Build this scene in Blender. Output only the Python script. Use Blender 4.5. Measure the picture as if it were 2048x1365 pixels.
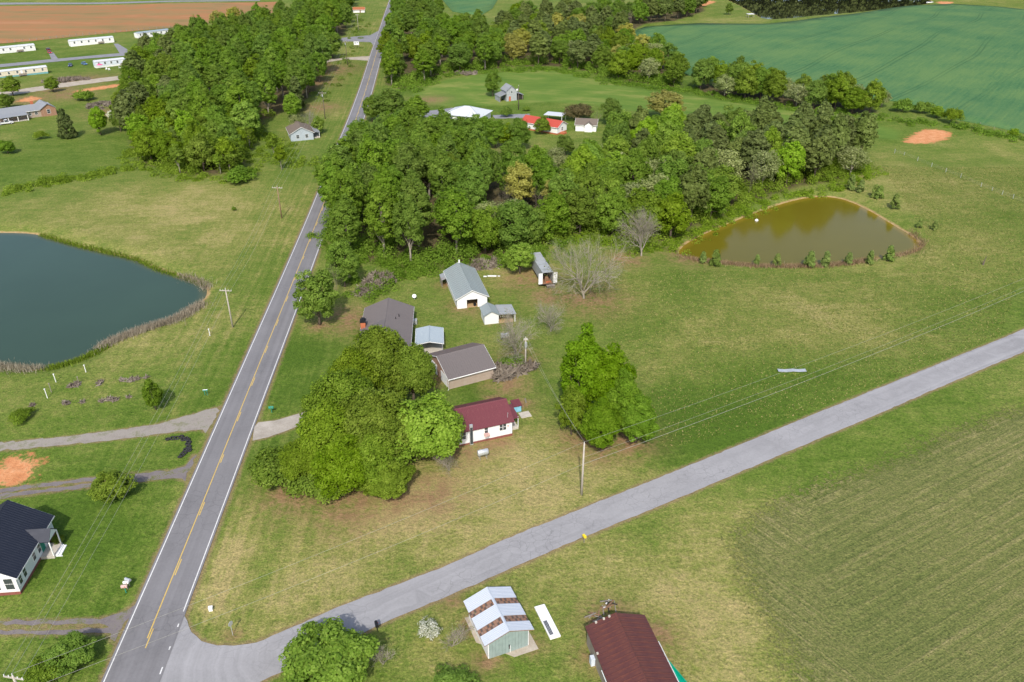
import bpy, bmesh, math, random
import numpy as np
from mathutils import Vector, Matrix
from mathutils.geometry import delaunay_2d_cdt

for o in list(bpy.data.objects): bpy.data.objects.remove(o)
scene = bpy.context.scene
COL = scene.collection
rad = math.radians

# ------------------------------------------------------------------ camera, sky, sun, exposure
CAM_H, FOC, PITCH = 82.0, 1593.0, rad(29.2)      # drone height, focal length in photo pixels (28 mm), tilt
SUN_EL, SUN_AZ = 45.0, 2.0
cam = bpy.data.cameras.new('camera'); cam_o = bpy.data.objects.new('camera', cam); COL.objects.link(cam_o)
cam.sensor_width = 36; cam.lens = 28.0; cam.clip_start = 0.5; cam.clip_end = 12000
cam_o.location = (0, 0, CAM_H); cam_o.rotation_euler = (math.pi/2 - PITCH, 0, 0)
scene.camera = cam_o
world = bpy.data.worlds.new('World'); scene.world = world; world.use_nodes = True
wt = world.node_tree; wt.nodes.clear()
wo = wt.nodes.new('ShaderNodeOutputWorld'); wb = wt.nodes.new('ShaderNodeBackground'); ws = wt.nodes.new('ShaderNodeTexSky')
ws.sky_type = 'NISHITA'; ws.sun_disc = False; ws.sun_elevation = rad(SUN_EL); ws.sun_rotation = math.pi + rad(SUN_AZ)
ws.air_density = 1.0; ws.dust_density = 2.5; ws.ozone_density = 1.0
wb.inputs['Strength'].default_value = 0.15
wt.links.new(ws.outputs[0], wb.inputs['Color']); wt.links.new(wb.outputs[0], wo.inputs['Surface'])
sun = bpy.data.lights.new('sun', 'SUN'); sun.energy = 2.9; sun.angle = rad(1.0); sun.color = (1.0, 0.95, 0.87)
sun_o = bpy.data.objects.new('sun', sun); COL.objects.link(sun_o)
sun_o.rotation_euler = (rad(90 - SUN_EL), 0, rad(-SUN_AZ)); sun_o.location = (0, -60, 150)
scene.view_settings.view_transform = 'Standard'; scene.view_settings.look = 'None'
scene.view_settings.exposure = 0.46; scene.view_settings.gamma = 1.0
scene.render.engine = 'CYCLES'

# ------------------------------------------------------------------ terrain height and pixel lookup
def hb(x, y):
    x = np.asarray(x, float); y = np.asarray(y, float)
    return (0.55*np.sin(x*0.021 + 1.0)*np.cos(y*0.017) + 0.30*np.sin(x*0.045 + y*0.036)
            + 6.0*np.exp(-(((x-330)/150)**2 + ((y-520)/170)**2)))
def R(u, v, z=0.0):
    dn = FOC*math.sin(PITCH) + (v-682.5)*math.cos(PITCH); fw = FOC*math.cos(PITCH) - (v-682.5)*math.sin(PITCH)
    k = (CAM_H - z)/dn
    return ((u-1024)*k, fw*k)
def G(u, v, z=0.0):                                # ground point seen at a photo pixel (z above the ground)
    zz = z
    for _ in range(6):
        x, y = R(u, v, zz); zz = z + float(hb(x, y))
    return (x, y)
def Gs(pts): return [G(*p) for p in pts]
def sdf(X, Y, poly):
    X = np.asarray(X, float); Y = np.asarray(Y, float)
    d = np.full(X.shape, 1e18); ins = np.zeros(X.shape, bool); n = len(poly)
    for i in range(n):
        ax, ay = poly[i]; bx, by = poly[(i+1) % n]
        ex, ey = bx-ax, by-ay; wx, wy = X-ax, Y-ay
        t = np.clip((wx*ex + wy*ey)/(ex*ex + ey*ey + 1e-12), 0, 1)
        d = np.minimum(d, (wx-ex*t)**2 + (wy-ey*t)**2)
        c = ((ay <= Y) & (by > Y)) | ((by <= Y) & (ay > Y))
        with np.errstate(divide='ignore', invalid='ignore'):
            xi = ax + (Y-ay)/(by-ay if by != ay else 1e-9)*ex
        ins ^= c & (X < xi)
    d = np.sqrt(d)
    return np.where(ins, -d, d)
def polydist(X, Y, line):
    d = np.full(np.shape(X), 1e18)
    for (ax, ay), (bx, by) in zip(line[:-1], line[1:]):
        ex, ey = bx-ax, by-ay
        t = np.clip(((X-ax)*ex + (Y-ay)*ey)/(ex*ex+ey*ey+1e-12), 0, 1)
        d = np.minimum(d, (X-ax-ex*t)**2 + (Y-ay-ey*t)**2)
    return np.sqrt(d)
def smooth_poly(p, it=2):
    for _ in range(it):
        q = []
        for i in range(len(p)):
            a, b = p[i], p[(i+1) % len(p)]
            q += [(a[0]*.75+b[0]*.25, a[1]*.75+b[1]*.25), (a[0]*.25+b[0]*.75, a[1]*.25+b[1]*.75)]
        p = q
    return p
POND_PX = {
 'teal': [(-350,480),(-150,457),(0,459),(40,459),(80,463),(110,472),(150,484),(200,497),(240,505),(275,514),(300,527),(350,545),(385,553),(405,563),(415,576),(411,590),(395,605),(370,624),(340,637),(300,647),(262,660),(232,670),(205,686),(178,704),(130,722),(80,733),(40,731),(0,726),(-150,702),(-350,640)],
 'olive': [(1355,500),(1370,487),(1400,470),(1440,453),(1480,437),(1520,420),(1570,402),(1610,391),(1645,387),(1680,390),(1715,402),(1750,420),(1790,445),(1820,462),(1840,478),(1842,489),(1830,498),(1810,504),(1780,509),(1740,516),(1700,523),(1650,528),(1580,530),(1500,528),(1450,523),(1400,517),(1365,510)],
 'far': [(1440,-8),(1470,5),(1505,22),(1535,37),(1580,34),(1650,27),(1740,19),(1830,9),(1870,0),(1850,-6),(1750,-9),(1600,-10),(1450,-10)]}
PONDS = {}
for k, px in POND_PX.items():
    w = smooth_poly(Gs(px), 1)
    cx = sum(p[0] for p in w)/len(w); cy = sum(p[1] for p in w)/len(w)
    PONDS[k] = (w, min(float(hb(p[0], p[1])) for p in w) - 0.25)
def h(x, y):
    x = np.asarray(x, float); y = np.asarray(y, float); z = hb(x, y)
    for k, (w, L) in PONDS.items():
        s = sdf(x, y, w); out = np.clip(s/7.0, 0, 1); out = out*out*(3-2*out)
        bank = L + 0.05 + np.clip(s, 0, None)*0.16
        z = np.where(s < 0, L + np.maximum(s*0.3, -1.5), np.where(s < 7.0, np.minimum(bank, z)*(1-out) + z*out, z))
    return z
def hz(x, y): return float(h(np.array([x]), np.array([y]))[0])

# ------------------------------------------------------------------ node helpers
class NT:
    def __init__(s, name):
        s.m = bpy.data.materials.new(name); s.m.use_nodes = True; s.t = s.m.node_tree; s.t.nodes.clear()
        s.out = s.t.nodes.new('ShaderNodeOutputMaterial')
    def n(s, typ, ins=None, **kw):
        nd = s.t.nodes.new('ShaderNode' + typ)
        for k, v in kw.items(): setattr(nd, k, v)
        for k, v in (ins or {}).items(): s.put(nd.inputs[k], v)
        return nd
    def put(s, sock, v):
        if isinstance(v, bpy.types.NodeSocket): s.t.links.new(v, sock)
        elif isinstance(v, (tuple, list)):
            sock.default_value = tuple(v) + ((1.0,) if sock.type == 'RGBA' and len(v) == 3 else ())
        else: sock.default_value = v
    def pos(s): return s.n('NewGeometry').outputs['Position']
    def obj(s): return s.n('TexCoord').outputs['Object']
    def attr(s, a): return s.n('Attribute', attribute_name=a).outputs['Fac']
    def rnd(s): return s.n('ObjectInfo').outputs['Random']
    def mapv(s, v, rot=0.0, scale=(1, 1, 1), loc=(0, 0, 0)):
        if rot: v = s.n('Mapping', {'Vector': v, 'Rotation': (0, 0, rot)}).outputs[0]
        return s.n('Mapping', {'Vector': v, 'Scale': scale, 'Location': loc}).outputs[0]
    def noise(s, v, scale, det=3.0, rough=0.55, dist=0.0):
        return s.n('TexNoise', {'Vector': v, 'Scale': scale, 'Detail': det, 'Roughness': rough, 'Distortion': dist}).outputs['Fac']
    def m2(s, op, a, b=0.0, clamp=False):
        nd = s.n('Math', operation=op, use_clamp=clamp); s.put(nd.inputs[0], a); s.put(nd.inputs[1], b); return nd.outputs[0]
    def mr(s, v, a, b, c=0.0, d=1.0): return s.n('MapRange', {0: v, 1: a, 2: b, 3: c, 4: d}).outputs[0]
    def mix(s, f, a, b, mode='MIX'):
        nd = s.n('Mix', data_type='RGBA', blend_type=mode); s.put(nd.inputs[0], f); s.put(nd.inputs[6], a); s.put(nd.inputs[7], b); return nd.outputs[2]
    def ramp(s, f, stops):
        nd = s.n('ValToRGB', {0: f}); e = nd.color_ramp.elements
        while len(e) < len(stops): e.new(0.5)
        for el, (p, c) in zip(e, stops): el.position = p; el.color = tuple(c) + (1.0,)
        return nd.outputs[0]
    def bump(s, hgt, strength=0.5, dist=0.1): return s.n('Bump', {'Height': hgt, 'Strength': strength, 'Distance': dist}).outputs[0]
    def bsdf(s, col, rough=0.8, spec=0.3, metal=0.0, normal=None, **kw):
        b = s.n('BsdfPrincipled', {'Base Color': col, 'Roughness': rough, 'Specular IOR Level': spec, 'Metallic': metal})
        if normal is not None: s.put(b.inputs['Normal'], normal)
        for k, v in kw.items(): s.put(b.inputs[k], v)
        s.t.links.new(b.outputs[0], s.out.inputs['Surface']); return s.m
def scl(c, f): return tuple(x*f for x in c)
def M_plain(name, col, rough=0.7, spec=0.3, metal=0.0, var=0.18, scale=1.5, grain=0.0):
    t = NT(name); p = t.obj(); a = t.noise(p, scale, 4, 0.6); b = t.noise(p, scale*7, 3, 0.6)
    f = t.m2('ADD', t.m2('MULTIPLY', a, 0.65), t.m2('MULTIPLY', b, 0.35))
    c = t.ramp(f, [(0.3, scl(col, 1-var)), (0.5, col), (0.72, tuple(min(1, x*(1+var*0.8)) for x in col))])
    return t.bsdf(c, rough, spec, metal)
def M_rust(name, col, rust, amount=0.5, rough=0.5, metal=0.3, scale=0.8):
    t = NT(name); p = t.obj(); a = t.noise(p, scale, 5, 0.65); b = t.noise(t.mapv(p, 0, (6, 0.6, 0.6)), 0.7, 4, 0.6)
    f = t.mr(t.m2('ADD', t.m2('MULTIPLY', a, 0.7), t.m2('MULTIPLY', b, 0.4)), 0.75-amount*0.45, 0.98-amount*0.45)
    g = t.noise(p, 9.0, 2); base = t.mix(t.m2('MULTIPLY', g, 0.35), col, scl(col, 0.7))
    return t.bsdf(t.mix(f, base, rust), rough, 0.3, metal)

# ------------------------------------------------------------------ mesh helpers
def mesh_np(name, V, faces, attrs=None, smooth=False):
    me = bpy.data.meshes.new(name); V = np.asarray(V, np.float32); F_ = np.asarray(faces, np.int32); k = F_.shape[1]; nf = len(F_)
    me.vertices.add(len(V)); me.vertices.foreach_set('co', V.ravel())
    me.loops.add(nf*k); me.loops.foreach_set('vertex_index', F_.ravel())
    me.polygons.add(nf); me.polygons.foreach_set('loop_start', np.arange(0, nf*k, k, dtype=np.int32))
    me.polygons.foreach_set('loop_total', np.full(nf, k, np.int32))
    if smooth: me.polygons.foreach_set('use_smooth', np.ones(nf, bool))
    for a, (dom, arr) in (attrs or {}).items():
        at = me.attributes.new(a, 'FLOAT', dom); at.data.foreach_set('value', np.asarray(arr, np.float32))
    me.update(calc_edges=True); return me
def link(name, data, mat=None, parent=None, loc=None, rz=None):
    o = bpy.data.objects.new(name, data); COL.objects.link(o)
    if mat is not None and data is not None and not data.materials: data.materials.append(mat)
    if parent is not None: o.parent = parent
    if loc is not None: o.location = loc
    if rz is not None: o.rotation_euler = (0, 0, rz)
    return o
def tag(o, label=None, cat=None, group=None, kind=None):
    if label: o['label'] = label
    if cat: o['category'] = cat
    if group: o['group'] = group
    if kind: o['kind'] = kind
    return o
def thing(name, label, cat, x, y, rz=0.0, group=None, z=None):
    o = link(name, None); o.location = (x, y, hz(x, y) if z is None else z); o.rotation_euler = (0, 0, rz); o.empty_display_size = 0.5
    return tag(o, label, cat, group)
class MB:
    def __init__(s): s.v = []; s.f = []
    def add(s, vs, fs, mx=None):
        b = len(s.v); s.v += [tuple(mx @ Vector(p)) if mx else tuple(p) for p in vs]; s.f += [tuple(i+b for i in f) for f in fs]; return s
    def box(s, x0, x1, y0, y1, z0, z1, mx=None):
        return s.add([(x0,y0,z0),(x1,y0,z0),(x1,y1,z0),(x0,y1,z0),(x0,y0,z1),(x1,y0,z1),(x1,y1,z1),(x0,y1,z1)],
                     [(3,2,1,0),(4,5,6,7),(0,1,5,4),(1,2,6,5),(2,3,7,6),(3,0,4,7)], mx)
    def prism(s, pts, a, b, axis='x', mx=None):     # polygon in the plane across the axis, extruded from a to b
        n = len(pts)
        g = {'x': lambda t, p: (t, p[0], p[1]), 'y': lambda t, p: (p[0], t, p[1]), 'z': lambda t, p: (p[0], p[1], t)}[axis]
        return s.add([g(a, p) for p in pts] + [g(b, p) for p in pts],
                     [tuple(range(n))[::-1], tuple(range(n, 2*n))] + [(i, (i+1) % n, n+(i+1) % n, n+i) for i in range(n)], mx)
    def tube(s, pts, rads, sides=6, cap=True):
        P = [Vector(p) for p in pts]; b = len(s.v); k = len(P)
        for i, p in enumerate(P):
            d = (P[min(i+1, k-1)] - P[max(i-1, 0)]).normalized(); a = d.orthogonal().normalized(); c = d.cross(a)
            r = rads[i] if isinstance(rads, (list, tuple)) else rads
            for j in range(sides):
                t = 2*math.pi*j/sides; s.v.append(tuple(p + a*(math.cos(t)*r) + c*(math.sin(t)*r)))
        for i in range(k-1):
            for j in range(sides):
                s.f.append((b+i*sides+j, b+i*sides+(j+1) % sides, b+(i+1)*sides+(j+1) % sides, b+(i+1)*sides+j))
        if cap: s.f.append(tuple(b+j for j in range(sides))[::-1]); s.f.append(tuple(b+(k-1)*sides+j for j in range(sides)))
        return s
    def lathe(s, prof, seg=14, mx=None):            # (radius, z) pairs
        b = len(s.v); k = len(prof); vs = []; fs = []
        for r, z in prof:
            for j in range(seg):
                t = 2*math.pi*j/seg; vs.append((r*math.cos(t), r*math.sin(t), z))
        for i in range(k-1):
            for j in range(seg): fs.append((i*seg+j, i*seg+(j+1) % seg, (i+1)*seg+(j+1) % seg, (i+1)*seg+j))
        return s.add(vs, fs, mx)
    def mesh(s, name, smooth=False):
        me = bpy.data.meshes.new(name); me.from_pydata(s.v, [], s.f); me.update()
        if smooth:
            for p in me.polygons: p.use_smooth = True
        return me
    def build(s, name, mat, parent=None, smooth=False, bevel=0.0):
        me = s.mesh(name, smooth); bm = bmesh.new(); bm.from_mesh(me)
        bmesh.ops.recalc_face_normals(bm, faces=bm.faces)
        if bevel: bmesh.ops.bevel(bm, geom=bm.edges[:], offset=bevel, segments=1, affect='EDGES')
        bm.to_mesh(me); bm.free()
        return link(name, me, mat, parent)
rng = np.random.default_rng(7); random.seed(7)

def sheet(name, poly, dz, mat, step, parent=None, jit=0.0, skirt=0.0, attrs=None):
    """polygon draped over the terrain"""
    P = []
    for i in range(len(poly)):
        a, b = poly[i], poly[(i+1) % len(poly)]; L = math.hypot(b[0]-a[0], b[1]-a[1]); k = max(1, int(L/(step if not jit else min(step, 0.9))))
        for j in range(k):
            t = j/k; P.append((a[0]+(b[0]-a[0])*t + rng.normal()*jit, a[1]+(b[1]-a[1])*t + rng.normal()*jit))
    n = len(P); xs = [p[0] for p in P]; ys = [p[1] for p in P]
    gx, gy = np.meshgrid(np.arange(min(xs), max(xs), step), np.arange(min(ys), max(ys), step)); gx = gx.ravel(); gy = gy.ravel()
    ok = sdf(gx, gy, P) < -step*0.35; pts = [Vector(p) for p in P] + [Vector((a, b)) for a, b in zip(gx[ok], gy[ok])]
    vs, es, fs, *_ = delaunay_2d_cdt(pts, [(i, (i+1) % n) for i in range(n)], [], 1, 1e-5)
    X = np.array([v[0] for v in vs]); Y = np.array([v[1] for v in vs]); Z = h(X, Y) + dz
    V = np.stack([X, Y, Z], 1); Fc = np.array(fs, np.int32)
    if skirt:
        from collections import Counter
        c = Counter(); 
        for f in fs:
            for i in range(3): c[(f[i], f[(i+1) % 3])] += 1
        be = [e for e in c if (e[1], e[0]) not in c]; m = len(V)
        V = np.concatenate([V, V - np.array([0, 0, skirt])]); Fc = np.concatenate([Fc, np.array([(b, a, a+m) for a, b in be] + [(b, a+m, b+m) for a, b in be], np.int32)])
        X = V[:, 0]; Y = V[:, 1]
    at = {k: ('POINT', fn(X, Y)) for k, fn in (attrs or {}).items()}
    return link(name, mesh_np(name, V, Fc, at, smooth=not skirt), mat, parent)

# ------------------------------------------------------------------ plan of the place (world coordinates)
def extend(line, d0, d1):
    a, b = np.array(line[0]), np.array(line[1]); c, d = np.array(line[-1]), np.array(line[-2])
    u = (a-b)/np.linalg.norm(a-b); w = (c-d)/np.linalg.norm(c-d)
    return [tuple(a+u*d0)] + list(line) + [tuple(c+w*d1)]
def resample(line, step):
    out = []
    for a, b in zip(line[:-1], line[1:]):
        L = math.hypot(b[0]-a[0], b[1]-a[1]); k = max(1, int(round(L/step)))
        out += [(a[0]+(b[0]-a[0])*j/k, a[1]+(b[1]-a[1])*j/k) for j in range(k)]
    return out + [line[-1]]
def smooth_line(l, it=3):
    for _ in range(it):
        l = [l[0]] + [((a[0]+2*b[0]+c[0])/4, (a[1]+2*b[1]+c[1])/4) for a, b, c in zip(l[:-2], l[1:-1], l[2:])] + [l[-1]]
    return l
def offset(line, d):
    out = []
    for i in range(len(line)):
        a, b = line[max(i-1, 0)], line[min(i+1, len(line)-1)]; dx, dy = b[0]-a[0], b[1]-a[1]; L = math.hypot(dx, dy)
        out.append((line[i][0] + dy/L*d, line[i][1] - dx/L*d))
    return out
LW = Gs([(208,1365),(360,1020),(509,680),(626,411),(694.5,245),(732,140),(751,82),(779.5,0)])
MAIN = offset(smooth_line(resample(extend(LW, 60, 700), 6.0), 6), 3.2)
SIDE_TOP = Gs([(2048,659),(1998,680),(1770,772),(1536,867),(1350,943),(1160,1019),(1024,1074),(886,1135),(747,1188),(661,1222),(588,1254),(512,1286),(467,1293),(435,1292),(404,1283),(384,1265),(373,1243),(366,1225)])
SIDE_BOT = Gs([(320,1365),(300,1480),(345,1490),(400,1440),(470,1395),(527,1361),(620,1318),(714,1273),(755,1252),(886,1197),(1024,1137),(1160,1078),(1301,1020),(1536,921),(1770,823),(2048,704)])
def ext2(a, b, d): L = math.hypot(b[0]-a[0], b[1]-a[1]); return (b[0]+(b[0]-a[0])/L*d, b[1]+(b[1]-a[1])/L*d)
SIDE = [ext2(SIDE_TOP[2], SIDE_TOP[0], 350)] + SIDE_TOP + SIDE_BOT + [ext2(SIDE_BOT[-2], SIDE_BOT[-1], 350)]
DRIVE_A = Gs([(-250,906),(0,886),(150,872),(300,852),(375,832),(435,814),(440,822),(412,866),(405,860),(335,866),(250,878),(125,891),(0,903),(-250,925)])
DRIVE_B1 = Gs([(-250,1012),(0,979),(90,967),(175,957),(250,949),(337,941),(372,934),(388,910),(393,912),(371,962),(350,956),(300,960),(250,957),(175,964),(90,974),(0,986),(-250,1020)])
DRIVE_B2 = Gs([(-250,1025),(0,990),(90,979),(175,968),(275,957),(330,950),(360,950),(330,957),(275,965),(175,976),(90,986),(0,998),(-250,1034)])
DRIVE_C1 = Gs([(-250,1252),(0,1242),(126,1241),(200,1238),(240,1228),(272,1208),(274,1212),(226,1284),(219,1276),(222,1258),(210,1250),(126,1249),(0,1250),(-250,1260)])
DRIVE_C2 = Gs([(-250,1274),(0,1261),(126,1260),(205,1257),(226,1252),(226,1268),(200,1267),(126,1268),(0,1270),(-250,1284)])
DRIVE_D = Gs([(508,855),(517,845),(549,842),(592,830),(650,812),(655,826),(612,845),(587,857),(537,875),(506,882)])
TRACK = Gs([(-200,215),(22,182),(120,167),(200,157),(290,146),(330,142),(330,149),(290,154),(200,165),(120,176),(22,191),(-200,226)])
PARK = Gs([(-200,146),(0,129),(90,120),(170,113),(262,105),(330,100),(330,105),(262,111),(170,118),(90,126),(0,135),(-200,153)])
SPUR1 = Gs([(96,105),(106,105),(117,119),(104,121)]); SPUR2 = Gs([(227,88),(236,88),(262,104),(240,108)])
TOPROAD = Gs([(-200,14),(0,6),(395,1.5),(520,0),(520,2.2),(395,4),(0,10),(-200,19)])
APRON = Gs([(640,80),(685,76),(740,71),(757,62),(760,66),(748,93),(742,85),(690,83),(640,88)])
APRON2 = Gs([(640,121),(690,116),(735,113),(742,112),(739,122),(690,119),(650,126)])
HIPDRIVE = Gs([(838,232),(860,222),(905,216),(935,218),(940,228),(900,232),(860,238)]); HIPDRIVE2 = Gs([(985,231),(1060,228),(1062,236),(990,238)])
WHEAT = Gs([(1249,70),(1290,55),(1400,48),(1536,49),(1600,42),(1700,30),(1830,12),(1900,9),(1990,14),(2048,20),(2400,40),(2400,370),(2048,268),(1990,255),(1900,238),(1800,205),(1720,195),(1560,185),(1430,165),(1370,150),(1330,110),(1270,90)])
PLOW = Gs([(-200,22),(0,13),(395,6.5),(560,4),(560,25),(400,50),(300,60),(230,66),(140,75),(60,83),(0,88),(-200,105)])
CROP = Gs([(2048,790),(2400,660),(2700,900),(2600,1500),(2100,1700),(1640,1500),(1560,1365),(1500,1250),(1440,1120),(1432,1075),(1450,1040),(1500,1005),(1560,975),(1640,945),(1740,905),(1900,845)])
GREENF2 = Gs([(880,-6),(1000,-6),(985,18),(960,32),(905,24)])
CLAY = [Gs([(1805,284),(1838,262),(1862,258),(1890,262),(1905,268),(1895,278),(1860,287),(1830,288)]),
        Gs([(-120,1000),(0,975),(40,968),(68,955),(78,925),(62,912),(20,915),(0,935),(-120,950)]),
        Gs([(150,182),(200,173),(290,162),(290,165),(210,178),(150,187)]), Gs([(30,204),(60,193),(85,197),(60,204)]),
        Gs([(1372,12),(1420,1),(1432,4),(1400,16)]),
        Gs([(1870,3),(1910,4),(1900,9),(1880,8)])]
W_LEFT = Gs([(285,325),(350,345),(430,350),(480,340),(500,300),(530,240),(600,210),(636,180),(650,150),(668,112),(640,95),(690,70),(700,20),(705,-6)]) + [R(*p) for p in [(690,-20,16),(560,2,18),(430,30,18),(345,62,14),(275,90,13)]] + Gs([(268,170),(255,230),(262,290)])
W_MID = Gs([(655,455),(672,495),(692,528),(760,520),(830,540),(880,535),(960,522),(1040,512),(1120,480),(1190,465),(1260,480),(1340,480),(1400,448),(1500,408),(1600,372),(1680,362),(1738,335)]) + [R(*p) for p in [(1738,248,13),(1650,222,13),(1540,218,15),(1440,208,15),(1340,210,15),(1240,220,15),(1198,258,15),(1150,288,15),(1060,284,15),(990,248,15),(920,246,15),(850,238,15),(790,228,15),(745,232,15),(700,268,15),(660,290,15),(640,340,15)]]
W_FAR = Gs([(775,170),(800,178),(840,172),(890,145),(960,142),(1020,134),(1100,132),(1170,142),(1230,160),(1300,170),(1362,176),(1350,140),(1285,105),(1240,75),(1290,48),(1350,42),(1410,22),(1395,-5)]) + [R(*p) for p in [(1300,-10,16),(1050,-8,16),(985,28,15),(900,22,15),(870,-8,15),(810,-8,15)]] + Gs([(795,20),(782,80),(774,130)])
W_ROW = Gs([(1378,182),(1450,196),(1540,210),(1620,220),(1700,228),(1738,234),(1752,222),(1700,208),(1600,198),(1500,183),(1400,166)])

# ------------------------------------------------------------------ ground
def grass_nodes(t, p, bias):
    nA = t.noise(p, 0.016, 3); nB = t.noise(p, 0.085, 4, 0.6); nC = t.noise(p, 0.42, 4, 0.65); nD = t.noise(p, 1.7, 3, 0.65); nE = t.noise(p, 5.5, 2, 0.7)
    st = t.noise(t.mapv(p, rad(-6), (0.05, 0.55, 1)), 1.0, 4, 0.6)
    f = t.m2('MULTIPLY', t.m2('SUBTRACT', nA, 0.5), 0.9)
    for n_, w_ in ((nB, 0.85), (nC, 0.62), (nD, 0.75), (nE, 0.55), (st, 0.42)):
        f = t.m2('ADD', f, t.m2('MULTIPLY', t.m2('SUBTRACT', n_, 0.5), w_))
    return f, nB, nC, nD, nE
t = NT('ground_grass'); p = t.pos()
f, nB, nC, nD, nE = grass_nodes(t, p, 0)
road = t.attr('roadside'); sx = t.n('SeparateXYZ', {0: p})
stripe = t.noise(t.n('CombineXYZ', {0: t.m2('MULTIPLY', t.attr('road_x'), 0.9), 1: t.m2('MULTIPLY', sx.outputs[1], 0.03), 2: 0.0}).outputs[0], 1.0, 3, 0.6)
f = t.m2('ADD', f, t.m2('MULTIPLY', t.m2('SUBTRACT', stripe, 0.5), t.m2('MULTIPLY', road, 0.95)))
f = t.m2('ADD', t.m2('ADD', f, 0.40), t.attr('bias'), True)
col = t.ramp(f, [(0.0, (0.072, 0.122, 0.016)), (0.22, (0.108, 0.156, 0.026)), (0.45, (0.152, 0.180, 0.042)), (0.66, (0.225, 0.215, 0.068)), (0.84, (0.300, 0.255, 0.105)), (1.0, (0.34, 0.265, 0.125))])
col = t.mix(1.0, col, t.ramp(t.m2('ADD', t.m2('MULTIPLY', t.noise(p, 3.1, 2, 0.85), 0.65), t.m2('MULTIPLY', t.noise(p, 1.2, 3, 0.8), 0.35)), [(0.30, (0.44, 0.49, 0.40)), (0.50, (0.94, 1.00, 0.88)), (0.68, (1.42, 1.42, 1.28))]), 'MULTIPLY')
tuft = t.m2('MULTIPLY', t.attr('tuft'), t.mr(t.noise(t.mapv(p, 0.5, (1, 1.8, 1)), 1.1, 3, 0.7), 0.52, 0.68))
col = t.mix(t.m2('MULTIPLY', tuft, 0.75), col, (0.052, 0.085, 0.016))
hay = t.ramp(t.m2('ADD', t.m2('MULTIPLY', t.noise(t.mapv(p, rad(12), (0.035, 0.11, 1)), 1.0, 5, 0.7), 0.7), t.m2('MULTIPLY', nB, 0.3)), [(0.36, (0.085, 0.158, 0.026)), (0.5, (0.118, 0.188, 0.032)), (0.64, (0.205, 0.232, 0.060))])
col = t.mix(t.mr(t.m2('ADD', t.attr('hay'), t.m2('MULTIPLY', nB, -6.0)), -1.5, -5.0), col, hay)
# leaf litter under the woods
litter = t.ramp(t.noise(p, 0.5, 5, 0.65), [(0.3, (0.05, 0.055, 0.02)), (0.5, (0.09, 0.075, 0.035)), (0.7, (0.14, 0.105, 0.055))])
col = t.mix(t.mr(t.m2('ADD', t.attr('wood'), t.m2('MULTIPLY', nB, -5.0)), -1.0, -4.5), col, litter)
# leaf drop and wear beneath the yard trees
bare = t.ramp(nD, [(0.3, (0.16, 0.10, 0.05)), (0.6, (0.27, 0.175, 0.09))])
col = t.mix(t.m2('MULTIPLY', t.attr('wear'), t.mr(t.m2('ADD', nC, t.m2('MULTIPLY', nD, 0.6)), 0.55, 0.95)), col, bare)
# road shoulder
sh = t.mr(t.m2('ADD', t.attr('shoulder'), t.m2('MULTIPLY', t.m2('SUBTRACT', nD, 0.5), 1.6)), 0.75, 0.1)
col = t.mix(t.m2('MULTIPLY', sh, 0.8), col, t.ramp(nE, [(0.3, (0.17, 0.12, 0.065)), (0.7, (0.30, 0.215, 0.12))]))
# bare red clay
clay = t.ramp(t.m2('ADD', t.m2('MULTIPLY', nC, 0.6), t.m2('MULTIPLY', nD, 0.4)), [(0.32, (0.42, 0.155, 0.06)), (0.5, (0.56, 0.255, 0.115)), (0.68, (0.66, 0.37, 0.20))])
col = t.mix(t.mr(t.m2('ADD', t.attr('clay'), t.m2('ADD', t.m2('MULTIPLY', t.m2('SUBTRACT', nC, 0.5), 9.0), t.m2('MULTIPLY', t.m2('SUBTRACT', nD, 0.5), 5.0))), 0.8, -0.9), col, clay)
# muddy pond edge
mud = t.ramp(nD, [(0.3, (0.30, 0.19, 0.075)), (0.7, (0.42, 0.31, 0.16))])
col = t.mix(t.mr(t.m2('ADD', t.attr('shore'), t.m2('MULTIPLY', t.m2('SUBTRACT', nC, 0.5), 1.6)), 1.0, 0.3), col, mud)
bmp = t.m2('ADD', t.m2('MULTIPLY', nD, 0.5), t.m2('ADD', t.m2('MULTIPLY', nE, 0.22), t.m2('MULTIPLY', nC, 0.5)))
MAT_GROUND = t.bsdf(col, 0.95, 0.1, 0, t.bump(bmp, 0.9, 0.45))

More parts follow.
